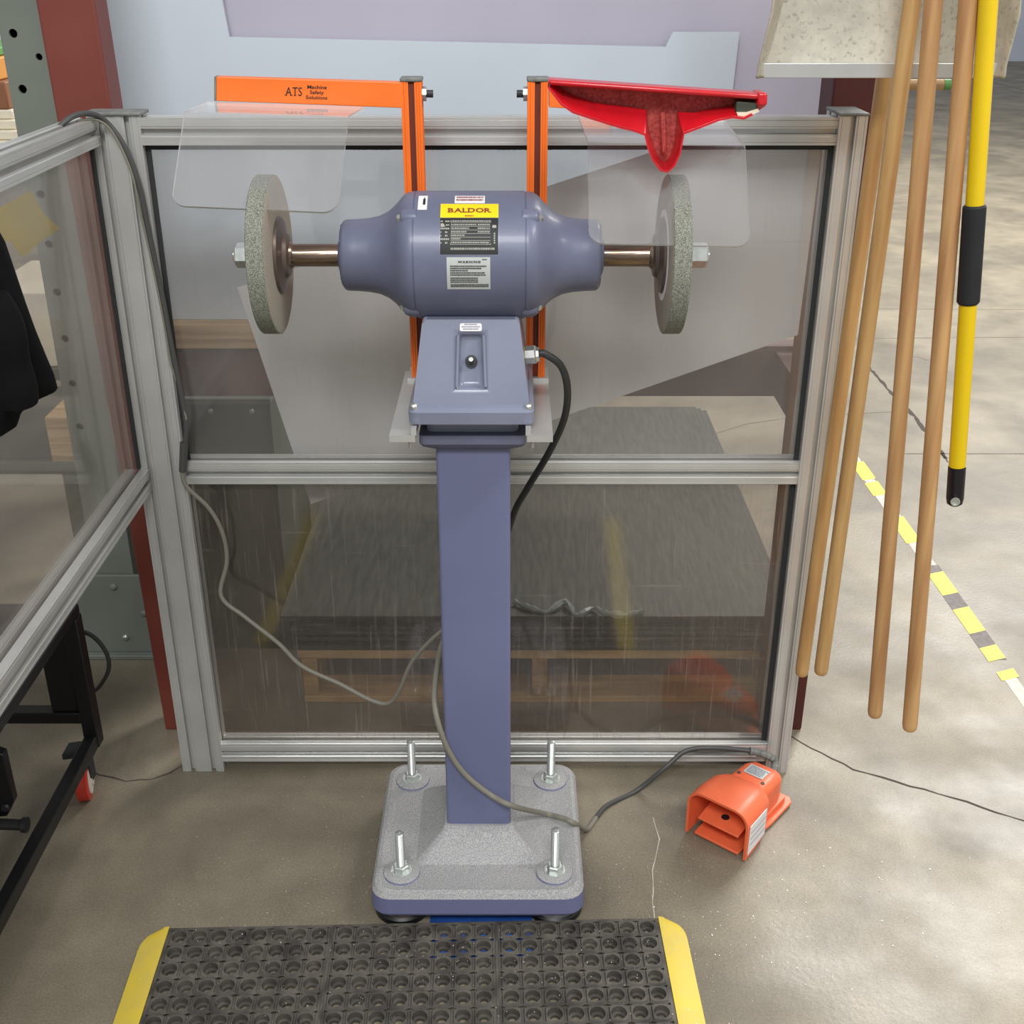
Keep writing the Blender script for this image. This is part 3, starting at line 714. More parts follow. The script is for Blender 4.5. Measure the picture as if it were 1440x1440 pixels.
guard('left orange bracket post with printed arm and clear shield over the left wheel', -1, ((304, 108, 142), (566, 116, 152), 1.83, 1.845),
      (P(292, 143, Y=1.828), P(513, 150, Y=1.83), P(259, 156, Y=1.745), P(490, 163, Y=1.745), P(240, 289, Y=1.665), P(474, 299, Y=1.665)), True)
guard('right orange bracket post with clear shield over the right wheel, under the red tool head', 1, ((862, 127, 157), (772, 121, 151), 1.845, 1.845),
      (P(812, 158, Y=1.83), P(1018, 167, Y=1.83), P(827, 199, Y=1.70), P(1048, 205, Y=1.70), P(828, 342, Y=1.625), P(1056, 347, Y=1.625)), False)

# ---------------------------------------------------------------- red squeegee-like tool head lying over the right arm
rt = thing('squeegee_head', 'red plastic squeegee head with a tapered handle socket, lying over the right guard arm', 'squeegee', P(925, 160, Y=1.66))

Yr = 1.655
top = [(771, 112), (1078, 136)]
low = [(1076, 150), (1062, 158), (1045, 166), (1020, 160), (1000, 162), (978, 172), (961, 186), (957, 212), (948, 232), (936, 240), (925, 236), (916, 222), (910, 196), (905, 186), (880, 182), (850, 172), (815, 158), (795, 148), (779, 134), (770, 122)]
W = lambda x, y, dy=0: P(x, y, Y=Yr+dy)
back = [W(x, y, .022) for x, y in top+low]
obj('web', MB().prism(back, (0, .004, 0)), 'red_dusty', rt, smooth=30)
def inset(pts, q):
    out = []
    n = len(pts)
    for i in range(n):
        a_, b_, c_ = Vector(pts[max(i-1, 0)]), Vector(pts[i]), Vector(pts[min(i+1, n-1)])
        t_ = (c_-a_).normalized(); out.append(b_+Vector((-t_.y, t_.x))*q)
    return out
def wall(outer, q, y0, y1):
    inn = inset(outer, q); n = len(outer); m_ = MB()
    rings = []
    for (x, y), p in zip(outer, inn):
        rings.append([W(x, y, y0), W(p.x, p.y, y0), W(p.x, p.y, y1), W(x, y, y1)])
    return m_.loft(rings)
outer = [(772, 122), (790, 146), (806, 157), (830, 165), (855, 173), (875, 179), (892, 183), (908, 189), (912, 205), (919, 224), (929, 238), (938, 241), (947, 233), (955, 216), (958, 200), (961, 187), (985, 178), (1010, 168), (1030, 164), (1046, 166), (1058, 160)]
inner = [(774, 114), (790, 125), (802, 132), (818, 138), (834, 143), (850, 146), (868, 148), (909, 154), (912, 180), (920, 208), (928, 224), (935, 228), (941, 222), (948, 202), (951, 180), (953, 157), (975, 158), (1000, 153), (1022, 149), (1040, 147), (1056, 148)]
rings = [[W(a_[0], a_[1], -.014), W(b_[0], b_[1], .016), W(b_[0], b_[1], .021), W(a_[0], a_[1], .021)] for a_, b_ in zip(outer, inner)]
obj('flange', MB().loft(rings), 'red_plastic', rt, smooth=45, bevel=.0015)
obj('rim', wall(outer, 2.5, -.018, -.010), 'red_plastic', rt, smooth=50)
obj('socket_rib', MB().tube([W(932, 158, .012), W(933, 190, .010), W(934, 214, .008)], [.004, .0035, .003], 8), 'red_dusty', rt)
obj('top_bar', MB().prism([W(771, 112, -.014), W(1078, 133, -.014), W(1078, 141, -.014), W(772, 120, -.014)], (0, .042, 0)), 'red_plastic', rt, bevel=.003)
obj('bar_end', MB().prism([W(1066, 130, -.016), W(1080, 131, -.016), W(1079, 149, -.016), W(1065, 150, -.016)], (0, .042, 0)), 'red_plastic', rt, bevel=.003)
obj('rubber_strip', MB().prism([W(772, 109, .0285), W(1076, 130, .0285), W(1076, 136, .0285), W(772, 115, .0285)], (0, .006, 0)), 'flange', rt)
ob = obj('foam_core', MB().prism([W(1036, 142, -.006), W(1066, 144, -.006), W(1064, 156, -.006), W(1040, 162, -.006), W(1034, 156, -.006)], (0, .022, 0)), 'cabinet_green', rt, bevel=.002)
obj('squeegee_lip', MB().prism([W(1036, 158, -.010), W(1050, 158, -.010), W(1066, 153, -.010), W(1068, 157, -.010), W(1050, 165, -.010), W(1038, 164, -.010)], (0, .026, 0)), 'cream', rt)

# ---------------------------------------------------------------- cords
c2 = smooth_path([P(60, 205, Y=1.90), P(84, 178, Y=1.90), P(104, 163, Y=1.92), P(128, 160, Y=1.95), P(150, 172, Y=1.972), P(176, 208, Y=1.978), P(196, 262, Y=1.980), P(210, 330, Y=1.982), P(226, 405, Y=1.984), P(240, 480, Y=1.984), P(256, 560, Y=1.984), P(262, 600, Y=1.982), P(259, 640, Y=1.980)], 6)
dc = tag(obj('power_cord', MB().tube(c2, .0046, 10), 'dark_cable'), 'dark cord crossing over the left corner post and down to the middle rail', 'cord')
c3 = smooth_path([P(108, 171, Y=1.93), P(134, 168, Y=1.958), P(158, 186, Y=1.972), P(184, 240, Y=1.976), P(198, 300, Y=1.98), P(214, 370, Y=1.982), P(232, 460, Y=1.984), P(240, 510, Y=1.984), P(252, 545, Y=1.984), P(262, 590, Y=1.980)], 6)
obj('thin_wire', MB().tube(c3, .0022, 8), 'grey_cable', dc)
obj('plug', MB().tube([P(259, 622, Y=1.980), P(257, 663, Y=1.976)], [.0075, .007], 10), 'dark_cable', dc)
pc = [P(256, 664, Y=1.974), P(262, 684, Y=1.972), P(294, 715, Y=1.97), P(313, 750, Y=1.97), P(319, 790, Y=1.97), P(311, 838, Y=1.96), P(345, 868, Y=1.95), P(392, 905, Y=1.94), P(425, 937, Y=1.93), P(478, 962, Y=1.92), P(520, 984, Y=1.91), P(546, 989, Y=1.90), P(562, 970, Y=1.89), P(580, 930, Y=1.88), P(618, 890, Y=1.86), P(660, 868, Y=1.85), P(690, 850, Y=1.86)]
tag(obj('power_cord', MB().tube(smooth_path(pc, 6), .0040, 10), 'grey_cable'), 'grey cord looping from the middle rail at left down to behind the column', 'cord')

# ---------------------------------------------------------------- foot switch
fo = G(1006, 1190); d_l = Vector((.64, .77, 0)).normalized(); d_w = Vector((d_l.y, -d_l.x, 0))
def LF(l, w_, h_): return fo+d_l*l+d_w*w_+Vector((0, 0, h_))
fs_ = thing('foot_switch', 'orange hooded foot switch on the floor at the right fence post', 'foot switch', LF(.1, 0, 0))
def arch(l, hw_, h_, bot, r=.022, flat=0):
    pts = [LF(l, -hw_, bot)]
    for i in range(6):
        a_ = pi-i/5*pi/2; pts.append(LF(l, -hw_+r+r*cos(a_), h_-r+r*sin(a_)))
    for i in range(6):
        a_ = pi/2-i/5*pi/2; pts.append(LF(l, hw_-r+r*cos(a_), h_-r+r*sin(a_)))
    pts.append(LF(l, hw_, bot)); return pts
def shell(sections, th):
    m_ = MB(); rings = []
    for (l, hw_, h_, bot, r) in sections:
        o_ = arch(l, hw_, h_, bot, r); i_ = arch(l, hw_-th, h_-th, bot, max(r-th, .003)); rings.append(o_+i_[::-1])
    return m_.loft(rings)
obj('hood', shell([(-.004, .066, .108, .004, .030), (.03, .0655, .110, .005, .030), (.075, .062, .106, .012, .030), (.098, .054, .098, .016, .028), (.112, .042, .088, .020, .026)], .005), 'switch_orange', fs_, smooth=50)
bod = MB(); secs = [(.100, .044, .086), (.112, .043, .090), (.165, .041, .086), (.185, .036, .080), (.196, .024, .070)]
rings = []
for l, hw_, h_ in secs:
    r_ = min(.018, hw_*.5); rings.append(arch(l, hw_, h_, .024, r_))
bod.loft(rings)
obj('switch_body', bod, 'switch_orange', fs_, smooth=45)
bp_ = MB(); outline = [LF(.0, -.048, .004), LF(.0, .048, .004), LF(.05, .05, .004), (LF(.12, .056, .004)), LF(.20, .056, .004), LF(.212, .046, .004), LF(.212, -.046, .004), LF(.20, -.056, .004), LF(.12, -.056, .004), LF(.05, -.05, .004)]
bp_.prism(outline, (0, 0, .006)); bp_.prism([p+Vector((0, 0, .0062)) for p in [LF(.105, .046, .004), LF(.19, .046, .004), LF(.19, -.046, .004), LF(.105, -.046, .004)]], (0, 0, .014))
obj('base_plate', bp_, 'switch_orange', fs_, bevel=.0015)
pdl = MB().prism([LF(.002, -.044, .042), LF(.002, .044, .042), LF(.09, .044, .056), LF(.09, -.044, .056)], (0, 0, .004))
obj('pedal', pdl, 'switch_orange', fs_, bevel=.001)
obj('pedal_hole', MB().lathe(LF(.03, .0, .051), (0, 0, 1), [(0, .008), (.0008, .008)], 16), 'black_print', fs_)
lb_ = MB().prism([LF(.002, .0664, .014), LF(.073, .0626, .018), LF(.073, .0626, .078), LF(.002, .0668, .082)], d_w*.0012)
lbo = obj('side_label', lb_, 'white_label', fs_, smooth=0)
ll = MB()
for k in range(3):
    h_ = .036+.014*k
    ll.prism([LF(.006, .068, h_), LF(.066, .0662, h_+.001), LF(.066, .0662, h_+.0022), LF(.006, .068, h_+.0012)], d_w*.0003)
obj('printed_lines', ll, 'plate_rim', lbo, smooth=0)
tb = MB().prism([LF(.130, -.022, .0895), LF(.130, .020, .0895), LF(.164, .020, .0872), LF(.164, -.022, .0872)], (0, 0, .001))
tbo = obj('top_label', tb, 'grey_label', fs_, smooth=0)
ll = MB(); rd = random.Random(5)
for k in range(5):
    l0 = .134+k*.0055; u = -.018
    while u < .015:
        q = rd.uniform(.001, .005); z0 = .0910-(l0-.130)*.07
        ll.add([LF(l0, u, z0), LF(l0, u+q, z0), LF(l0+.0028, u+q, z0), LF(l0+.0028, u, z0)], [(0, 1, 2, 3)]); u += q+.0012
obj('small_print', ll, 'plate_rim', tbo, smooth=0)
for w_ in (-.026, .026):
    obj('screw', MB().lathe(LF(.121, w_, .0885), (0, 0, 1), [(0, .004), (.003, .0035)], 10), 'flange', fs_)
bl_ = LF(.19, -.01, .05)
cp = [LF(.198, .004, .045), LF(.222, .0, .045), P(1088, 1068, Y=1.955), P(1060, 1057, Y=1.95), P(1005, 1052, Y=1.95), P(965, 1056, Y=1.95), P(935, 1080, Y=1.93), P(895, 1112, Z=.005), P(855, 1132, Z=.005), P(838, 1150, Z=.005)]
cord1 = smooth_path(cp, 8)
obj('strain_relief', MB().tube(cord1[:26], [.0085 if i % 2 else .0068 for i in range(26)], 10), 'cap_grey', fs_, smooth=0)
obj('cord', MB().tube(cord1, .0050, 10), 'dark_cable', fs_)
cp = [P(838, 1150, Z=.005), P(829, 1163, Z=.007), P(822, 1166, Z=.02), P(808, 1158, Z=.088), P(790, 1150, Z=.093), P(765, 1144, Z=.094), P(722, 1134, Y=1.650), P(690, 1118, Y=1.661), P(655, 1090, Y=1.664), P(632, 1058, Y=1.664), P(617, 1020, Y=1.668), P(611, 985, Y=1.69), P(614, 945, Y=1.74), P(622, 905, Y=1.82), P(640, 880, Y=1.845), P(668, 860, Y=1.85)]
obj('cord', MB().tube(smooth_path(cp, 8), .0050, 10), 'grey_cable', fs_)

# ---------------------------------------------------------------- rubber mat
mat_o = G(240, 1314); mat_o = Vector((mat_o.x+.0, mat_o.y, 0)); rot = radians(1.6)
def M(u, v, z=0): return Vector((mat_o.x+u*cos(rot)+v*sin(rot), mat_o.y+u*sin(rot)-v*cos(rot), z))
mt = thing('drainage_mat', 'black rubber mat full of round holes with yellow sloping ends, in front of the pedestal', 'mat', M(.43, .3))
cw, rh = .0343, .0362; x = .018
NR = 20; secw = cw*8+.0105; TW = secw*3
for s in range(3):
    mb = MB(); u0 = s*secw
    for j in range(NR):
        for i in range(8):
            cu, cv = u0+.00525+cw*(i+.5), .006+rh*(j+.5)
            mb.cell(cu, cv, cw/2, rh/2, .0128, lambda a_, b_, c_: M(a_, b_, c_), .0145, .001, 18, raised=.0036, lip=.60)
    v1 = .006+rh*NR
    mb.add([M(u0, 0, .0145), M(u0+secw, 0, .0145), M(u0+secw, .006, .0145), M(u0, .006, .0145)], [(0, 1, 2, 3)])
    for ua, ub in ((u0, u0+.00525), (u0+secw-.00525, u0+secw)):
        mb.add([M(ua, .006, .0145), M(ub, .006, .0145), M(ub, v1, .0145), M(ua, v1, .0145)], [(0, 1, 2, 3)])
    mb.add([M(u0, 0, .0145), M(u0+secw, 0, .0145), M(u0+secw, 0, 0.001), M(u0, 0, 0.001)], [(0, 1, 2, 3)])
    mb.add([M(u0, v1, .0145), M(u0+secw, v1, .0145), M(u0+secw, v1, 0.001), M(u0, v1, 0.001)], [(0, 1, 2, 3)])
    o = obj('holed_section', mb, 'black_rubber', mt, smooth=35)
    if s < 2:
        obj('seam_rib', MB().prism([M(u0+secw-.002, .004, .0146), M(u0+secw+.002, .004, .0146), M(u0+secw+.002, v1, .0146), M(u0+secw-.002, v1, .0146)], (0, 0, .0018)), 'black_rubber', mt)
v1 = .006+rh*NR
for u0, s in ((-.001, -1), (TW+.001, 1)):
    wv = .046
    prof_ = [(0, .0155), (.3, .0145), (1, .003)]
    mb = MB(); n = 8; rows = []
    vs_ = [(-.003, .45), (-.001, .60), (.003, .72), (.009, .83), (.017, .92), (.027, .98), (.040, 1.0), (v1, 1.0)]
    rings = [[M(u0, v, .0155), M(u0+s*wv*q*.35, v, .0145), M(u0+s*wv*q, v, .003), M(u0+s*wv*q, v, .0003), M(u0, v, .0003)] for v, q in vs_]
    mb.loft(rings); obj('bevelled_end', mb, 'yellow_rubber', mt, smooth=30)
tag(obj('plastic_sheet', MB().box(P(605, 1290, Z=0).x, P(748, 1290, Z=0).x, 1.474, 1.60, .0002, .0008), 'blue_sheet'), 'bright blue sheet showing on the floor between the two front feet of the pedestal', 'sheet')

# shavings on the floor
sm = MB(); rd = random.Random(11)
def grain(p, r_):
    d = [Vector((rd.uniform(-1, 1), rd.uniform(-1, 1), rd.uniform(.1, .7)))*r_ for _ in range(4)]
    sm.add([p+q for q in d], [(0, 1, 2), (0, 2, 3), (0, 3, 1), (1, 3, 2)])
for i in range(3200):
    x_, y_ = rd.gauss(CX+.05, .34), rd.gauss(1.60, .14)
    if abs(x_-CX) < .2 and abs(y_-CY) < .2: continue
    inmat = False
    q = Vector((x_, y_, 0))-mat_o; u, v = q.x*cos(rot)+q.y*sin(rot), q.x*sin(rot)-q.y*cos(rot)
    z = .0005
    if -.05 < u < TW+.05 and v > -.004: z = .0172
    if x_ < -.64 or x_ > .9: continue
    grain(Vector((x_, y_, z)), rd.uniform(.0005, .0017))
for i in range(160):
    grain(P(rd.gauss(920, 25), rd.uniform(1110, 1300), Z=.0005), rd.uniform(.0004, .0012))
tag(obj('metal_shavings', sm, 'shavings', smooth=0), 'tiny bright metal shavings scattered over floor and mat around the pedestal', 'shavings', kind='stuff')
gd = MB(); sm = gd
for i in range(900):
    x_, y_ = rd.uniform(-.165, .165), rd.uniform(-.165, .165)
    if max(abs(x_), abs(y_)) < .115: continue
    grain(Vector((CX+x_, CY+y_, .0815)), rd.uniform(.0004, .0011))
g_ = obj('grinding_dust', gd, 'shavings', ped, smooth=0); g_['kind'] = 'stuff'

# ---------------------------------------------------------------- tools hanging at right
def pole(pts_px, Y0, Y1, r, m_, label, ztop_px=-260, grp='wooden tool handles hanging at right'):
    (xb, yb), (xt, yt) = pts_px
    A, B = P(xb, yb, Y=Y0), P(xt, yt, Y=Y1)
    d = (B-A).normalized(); L_ = (2.02-A.z)/d.z
    root = thing('tool_handle', label, 'tool handle', A, grp)
    obj('handle', MB().tube([A, A+d*.003, A+d*.012, A+d*(L_*.5), A+d*L_], [r*.72, r*.9, r, r, r], 20), m_, root, smooth=40)
    return root, A, d, L_
pole(((1127, 949), (1243, 113)), 1.90, 1.92, .0128, 'wood_handle', 'leftmost wooden handle, next to the right fence post, upper end hidden behind the shovel')
pole(((1154, 947), (1283, 0)), 1.80, 1.775, .0126, 'wood_handle', 'second wooden handle from left, crossing in front of the shovel blade')
pole(((1230, 1007), (1313, 0)), 1.735, 1.745, .0128, 'wood_handle_red', 'third wooden handle from left, ending slightly higher than its right neighbour')
pole(((1279, 1026), (1362, 0)), 1.70, 1.715, .0130, 'wood_handle_red', 'rightmost and lowest reaching wooden handle, just left of the yellow pole')
A, B = P(1343, 700, Y=1.70), P(1390, 0, Y=1.70); d = (B-A).normalized()
yp = thing('tool_handle', 'yellow pole with black foam grip and black hanging cap', 'tool handle', A)
Lz = lambda py: (P(720, py, Y=1.70).z-A.z)/d.z
r = .0128
obj('tube', MB().tube([A+d*Lz(660), A+d*Lz(300), A+d*((2.02-A.z)/d.z)], r, 24), 'yellow_paint', yp)
obj('grip', MB().tube([A+d*Lz(427), A+d*Lz(424), A+d*Lz(291), A+d*Lz(288)], [r*1.1, r*1.28, r*1.28, r*1.1], 24), 'foam_black', yp)
hz = Lz(690)
cap_ = MB().tube([A+d*Lz(710), A+d*Lz(707), A+d*Lz(700), A+d*Lz(655)], [r*.6, r*.95, r*1.06, r*1.06], 24)
co = obj('end_cap', cap_, 'plastic_black', yp)
obj('hanging_hole', MB().lathe(A+d*Lz(700)+Vector((-.0045, -r*1.10, 0)), (-.2, -1, 0), [(0, .0072), (.002, .0072), (.002, .005), (.0004, .0045)], 20), 'zinc', co)
# shovel
sv = thing('scoop_shovel', 'mottled aluminium scoop shovel hanging blade down behind the handles', 'shovel', P(1230, 108, Y=1.83))
YS = 1.83
zl = P(1230, 108, Y=YS).z; xl0, xl1 = P(1054, 100, Y=YS).x, P(1414, 100, Y=YS).x; xc = (xl0+xl1)/2
mb = MB(); rows = []
for k in range(15):
    z = zl+.0+.47*(k/14)**1.1 if k > 2 else zl+(0, .004, .018)[k]
    t_ = (z-zl)/.47
    hw_ = (xl1-xl0)/2-.020-.02*min(1, t_*3)-.03*t_; wd = .055*min(1, .22+t_*4.5)
    yb_ = YS+.0+.02*t_-(.012 if k == 2 else 0)*0
    if k < 2: yb_ = YS-.006
    flare = .014+.018*min(1, t_*3)
    sec = [(-hw_-flare, -wd), (-hw_-flare*.75, -wd*.6), (-hw_-flare*.3, -wd*.2), (-hw_, 0)]+[(-hw_+2*hw_*i/8, .004*sin(pi*i/8)) for i in range(1, 8)]+[(hw_, 0), (hw_+flare*.3, -wd*.2), (hw_+flare*.75, -wd*.6), (hw_+flare, -wd)]
    rows.append([Vector((xc+u, yb_+v, z)) for u, v in sec])
n = len(rows[0])
fr_ = [p for r_ in rows for p in r_]
mb.add(fr_, [(i*n+k, i*n+k+1, (i+1)*n+k+1, (i+1)*n+k) for i in range(len(rows)-1) for k in range(n-1)])
so = obj('blade', mb, 'shovel_aluminium', sv, smooth=50)
so.modifiers.new('solid', 'SOLIDIFY').thickness = .003
lipm = MB().box(xl0+.018, xl1-.018, YS-.0095, YS-.0065, zl-.001, zl+.0195)
obj('edge_strip', lipm, 'aluminium', sv, bevel=.001)
obj('socket', MB().tube([(xc, YS+.012, zl+.45), (xc, YS+.01, zl+.60)], [.024, .019], 20), 'aluminium', sv)
obj('handle', MB().tube([(xc, YS+.01, zl+.55), (xc, YS+.01, 2.1)], .016, 20), 'wood_handle', sv)
cb = tag(obj('wooden_dowel', MB().tube([P(1240, 119, Y=1.97), P(1326, 119, Y=1.97)], .0085, 14), 'wood_board'), 'short light wooden dowel lying crosswise just under the shovel lip', 'dowel')
obj('dowel_tip', MB().tube([P(1326.5, 119, Y=1.97), P(1336, 119, Y=1.97)], .0085, 14), 'green_box', cb)

# ---------------------------------------------------------------- rack behind the fence
rk = thing('storage_rack', 'dark red steel rack with two uprights behind the fence', 'rack', (-.08, 2.2, 0))
def upright(x0, x1, y0, y1, m_, lean=0):
    mb = MB().prism([(x0, y0, 0), (x1, y0, 0), (x1, y1, 0), (x0, y1, 0)], (lean, 0, 2.5))
    return obj('upright', mb, m_, rk, smooth=0, bevel=.004)
upright(-.766, -.668, 2.135, 2.205, 'rack_red', -.050)
upright(.552, .640, 2.135, 2.225, 'rack_red_shaded')
zb_t, zb_b = P(300, 487, Y=2.40).z, P(300, 557, Y=2.40).z
obj('beam', MB().box(-.86, .64, 2.40, 2.45, zb_b, zb_t).box(-.77, -.70, 2.207, 2.40, zb_b+.01, zb_t-.01).box(.56, .63, 2.225, 2.40, zb_b+.01, zb_t-.01), 'beam_red', rk, smooth=0)
bz1 = P(300, 457, Y=2.38).z
wbt = tag(obj('wooden_board', MB().box(-.84, .50, 2.38, 2.62, zb_t+.0005, bz1), 'wood_board', bevel=.002), 'long pale wooden board lying on the dark red rack beam', 'board')
# two pale upright panels
YA = 2.42
A_ = lambda x, y: P(x, y, Y=YA)
zt_ = 2.3
notch = [Vector((-.86, YA, bz1+.0005)), Vector((A_(1022, 200).x, YA, bz1+.0005)), A_(1030, 130), A_(1040, 45), A_(946, 45), A_(936, 66), A_(322, 52), A_(312, 0), Vector((A_(311, 0).x-.02, YA, zt_)), Vector((-.86, YA, zt_))]
tag(obj('panel_sheet', MB().prism(notch, (0, .01, 0)), 'sheet_blue_white', smooth=0), 'pale blue-white sheet with a notched upper edge standing behind the fence', 'panel')
tag(obj('panel_sheet', MB().box(-.87, .66, YA+.025, YA+.035, bz1+.0005, 2.35), 'sheet_lilac', smooth=0), 'lilac-grey sheet standing behind the notched sheet, seen in its notch', 'panel')
# tilted sheet against the back of the pane
YT = 2.060
B_ = lambda x, y: P(x, y, Y=YT)
c_bot, c_left = B_(437, 709), B_(334, 405)
c_r = B_(1200, 437); c_t = B_(1160, 140)
tl_ = [c_bot+Vector((.004, 0, -.003)), c_bot+Vector((.03, 0, 0.004)), c_r, c_t, c_left+Vector((.02, 0, .008)), c_left]
tl_ = [c_bot, B_(1122, 471), B_(1158, 192), B_(972, 196), c_left]
tag(obj('panel_sheet', MB().prism(tl_, (0, .004, 0)), 'sheet_tilted', smooth=0), 'tilted pale grey sheet leaning on the back of the upper pane', 'panel')

# pallet with dark sheets
py0 = 2.24
pal = thing('pallet', 'weathered wooden pallet under the stack of dark sheets', 'pallet', (.05, 2.9, 0))
PX0, PX1 = -.475, .60
for x_ in (PX0, .045, PX1-.035):
    obj('stringer', MB().box(x_, x_+.035, py0+.003, 3.5, .018, .118), 'wood_pallet', pal, bevel=.002)
for k in range(9):
    y_ = py0+k*.15
    obj('deck_board', MB().box(PX0-.005, PX1+.005, y_, y_+.095, .1185, .140), 'wood_pallet', pal, bevel=.002)
for k in range(4):
    y_ = py0+k*.42
    obj('bottom_board', MB().box(PX0, PX1, y_, y_+.09, 0.0005, .0175), 'wood_pallet', pal, bevel=.002)
N = 11; z = .1405; rd = random.Random(2); first = None
for k in range(N):
    th = .0085; g_ = .0022
    dx, dy = rd.uniform(-.02, .02), rd.uniform(-.010, .014)
    if k == N-1: dx, dy = -.02, -.012
    if first is None:
        first = obj('rubber_sheet', MB().box(-.49, .61, py0, 3.56, z, z+th), 'dark_sheet', bevel=.0015); o = first
        c0z = o.location.copy()
    else:
        o = first.copy(); COL.objects.link(o); o.location = c0z+Vector((dx, dy, k*(th+g_*.1)))
    o['x_']=1; del o['x_']; tag(o, 'topmost dark mottled sheet of the stack on the pallet' if k == N-1 else ('lowest dark sheet of the stack, lying right on the pallet boards' if k == 0 else ('second', 'third', 'fourth', 'fifth', 'middle', 'seventh', 'eighth', 'ninth', 'tenth')[k-1]+' dark sheet from the bottom of the eleven on the pallet'), 'sheet', 'dark sheets stacked on the pallet')
zs = z+(N-1)*(.0085+.00022)+.0087
Z0 = lambda x, y: P(x, y, Z=zs+.0006)
rd = random.Random(9); wp = []
pp = [Z0(x, y)+Vector((0, 0, rd.uniform(.002, .012))) for x, y in ((724, 850), (745, 858), (770, 862), (795, 852), (810, 866), (835, 858), (850, 868), (880, 866), (905, 862))]
tag(obj('plastic_film', MB().tube(smooth_path(pp, 4), [rd.uniform(.003, .010) for _ in range((len(pp)-1)*4+1)], 6), 'wrap', smooth=0), 'crumpled strip of plastic film on the front of the dark stack', 'film')

# dark cabinet and grey column behind at left
cbn = thing('steel_cabinet', 'low dark green steel cabinet with round rivets behind the fence at left', 'cabinet', (-.63, 2.6, 0))
cz = P(300, 560, Y=2.47).z
cx0, cx1 = P(232, 600, Y=2.47).x, P(382, 600, Y=2.47).x
obj('body', MB().box(cx0, cx1, 2.47, 2.85, 0, cz-.012), 'cabinet_green', cbn, bevel=.003)
obj('top_flange', MB().box(cx0-.004, cx1+.004, 2.462, 2.855, cz-.0118, cz), 'column_grey', cbn, bevel=.002)
for x_ in (297, 355):
    p = P(x_, 578, Y=2.47); obj('rivet', MB().lathe((p.x, 2.4695, p.z), (0, -1, 0), [(0, .007), (.003, .006), (.005, .003)], 14), 'steel', cbn)
YC = 2.45
colm = thing('steel_column', 'grey perforated steel column at the left edge with dark round holes', 'column', (-.95, 2.5, 0))
ex0, ex1 = P(5, 60, Y=YC).x, P(65, 47, Y=YC).x
cwid = (ex1-ex0)/2; z0h = P(16, 47, Y=YC).z; pit = .102
fc = MB(); f3 = lambda u, v, w_: Vector((u, YC+.004-w_, v))
for s in (0, 1):
    zc0 = z0h if s == 0 else P(52, 80, Y=YC).z
    for k in range(-9, 9):
        cz_ = zc0-k*pit
        if s == 1 and k != 0:
            fc.add([f3(ex0+cwid, cz_-pit/2, .004), f3(ex0+cwid*2, cz_-pit/2, .004), f3(ex0+cwid*2, cz_+pit/2, .004), f3(ex0+cwid, cz_+pit/2, .004)], [(0, 1, 2, 3)]); continue
        fc.cell(ex0+cwid*(s+.5), cz_, cwid/2, pit/2, .0085 if s == 0 else .0068, f3, .004, -.003, 16)
    lo_ = zc0-8*pit-pit/2
    fc.add([f3(ex0+cwid*s, 0, .004), f3(ex0+cwid*(s+1), 0, .004), f3(ex0+cwid*(s+1), lo_, .004), f3(ex0+cwid*s, lo_, .004)], [(0, 1, 2, 3)])
obj('face_plate', fc, 'column_grey', colm, smooth=0)
obj('side_web', MB().box(ex1, ex1+.004, YC, YC+.08, 0, 2.3).box(ex0-.004, ex0, YC, YC+.08, 0, 2.3), 'column_grey', colm, smooth=0)
obj('inner_web', MB().box(ex0, ex1, YC+.03, YC+.034, 0, 2.3), 'black_metal', colm, smooth=0)
fx0, fx1 = P(118, 915, Y=YC-.01).x, P(226, 915, Y=YC-.01).x
ftp = MB().box(fx0, fx1, YC-.012, YC-.003, .012, P(160, 806, Y=YC).z).box(fx0, fx1+.0, YC-.03, YC+.08, 0.0, .0118)
obj('foot_plate', ftp, 'column_grey', colm, bevel=.002)
for x_, y_ in ((177, 896), (203, 862), (160, 825)):
    p = P(x_, y_, Y=YC-.012); obj('bolt', MB().lathe((p.x, YC-.012, p.z), (0, -1, 0), [(0, .009), (.004, .008), (.008, .004)], 14), 'steel' if y_ == 896 else 'column_grey', colm)

# shelf with cartons beyond the column
sh_ = thing('shelving_unit', 'dark shelving unit with wide decks at the far left edge', 'shelves', (-1.6, 3.1, 0))
Yh = 2.9
def zz(y): return P(0, y, Y=Yh).z
def xx(x_, y): return P(x_, y, Y=Yh).x
XE = -1.165
decks = [zz(212), zz(516), zz(648)]
for z_ in decks: obj('deck', MB().box(-2.1, XE, Yh-.02, 3.5, z_-.03, z_), 'cabinet_green', sh_, smooth=0)
for x_ in (-2.1, XE-.04): obj('upright', MB().box(x_, x_+.04, 3.46, 3.5, 0, 2.0), 'cabinet_green', sh_, smooth=0)
for x_ in (-2.1, XE-.04): obj('upright', MB().box(x_, x_+.04, Yh-.018, Yh+.02, 0, decks[2]-.03), 'cabinet_green', sh_, smooth=0)
def carton(z0_, z1_, x0_, x1_, y0_, m_, lab, cat='box', nm='carton', grp=None):
    return tag(obj(nm, MB().box(x0_, x1_, y0_, y0_+.35, z0_, z1_), m_, bevel=.004), lab, cat, grp)
zc_ = decks[0]+.0005
for k in range(4):
    carton(zc_, zc_+.022, -1.75, XE-.008*k-.0, Yh+.0+.01*k, 'cream', ('lowest', 'second lowest', 'second highest', 'highest')[k]+' of the four cream boards on the upper shelf at far left', 'board', 'cream_board', 'cream boards on the upper shelf'); zc_ += .0225
carton(zc_, zc_+.062, -1.8, XE-.03, Yh+.03, 'brown_box', 'dark brown box on the cream boards at the left edge'); zc_ += .0625
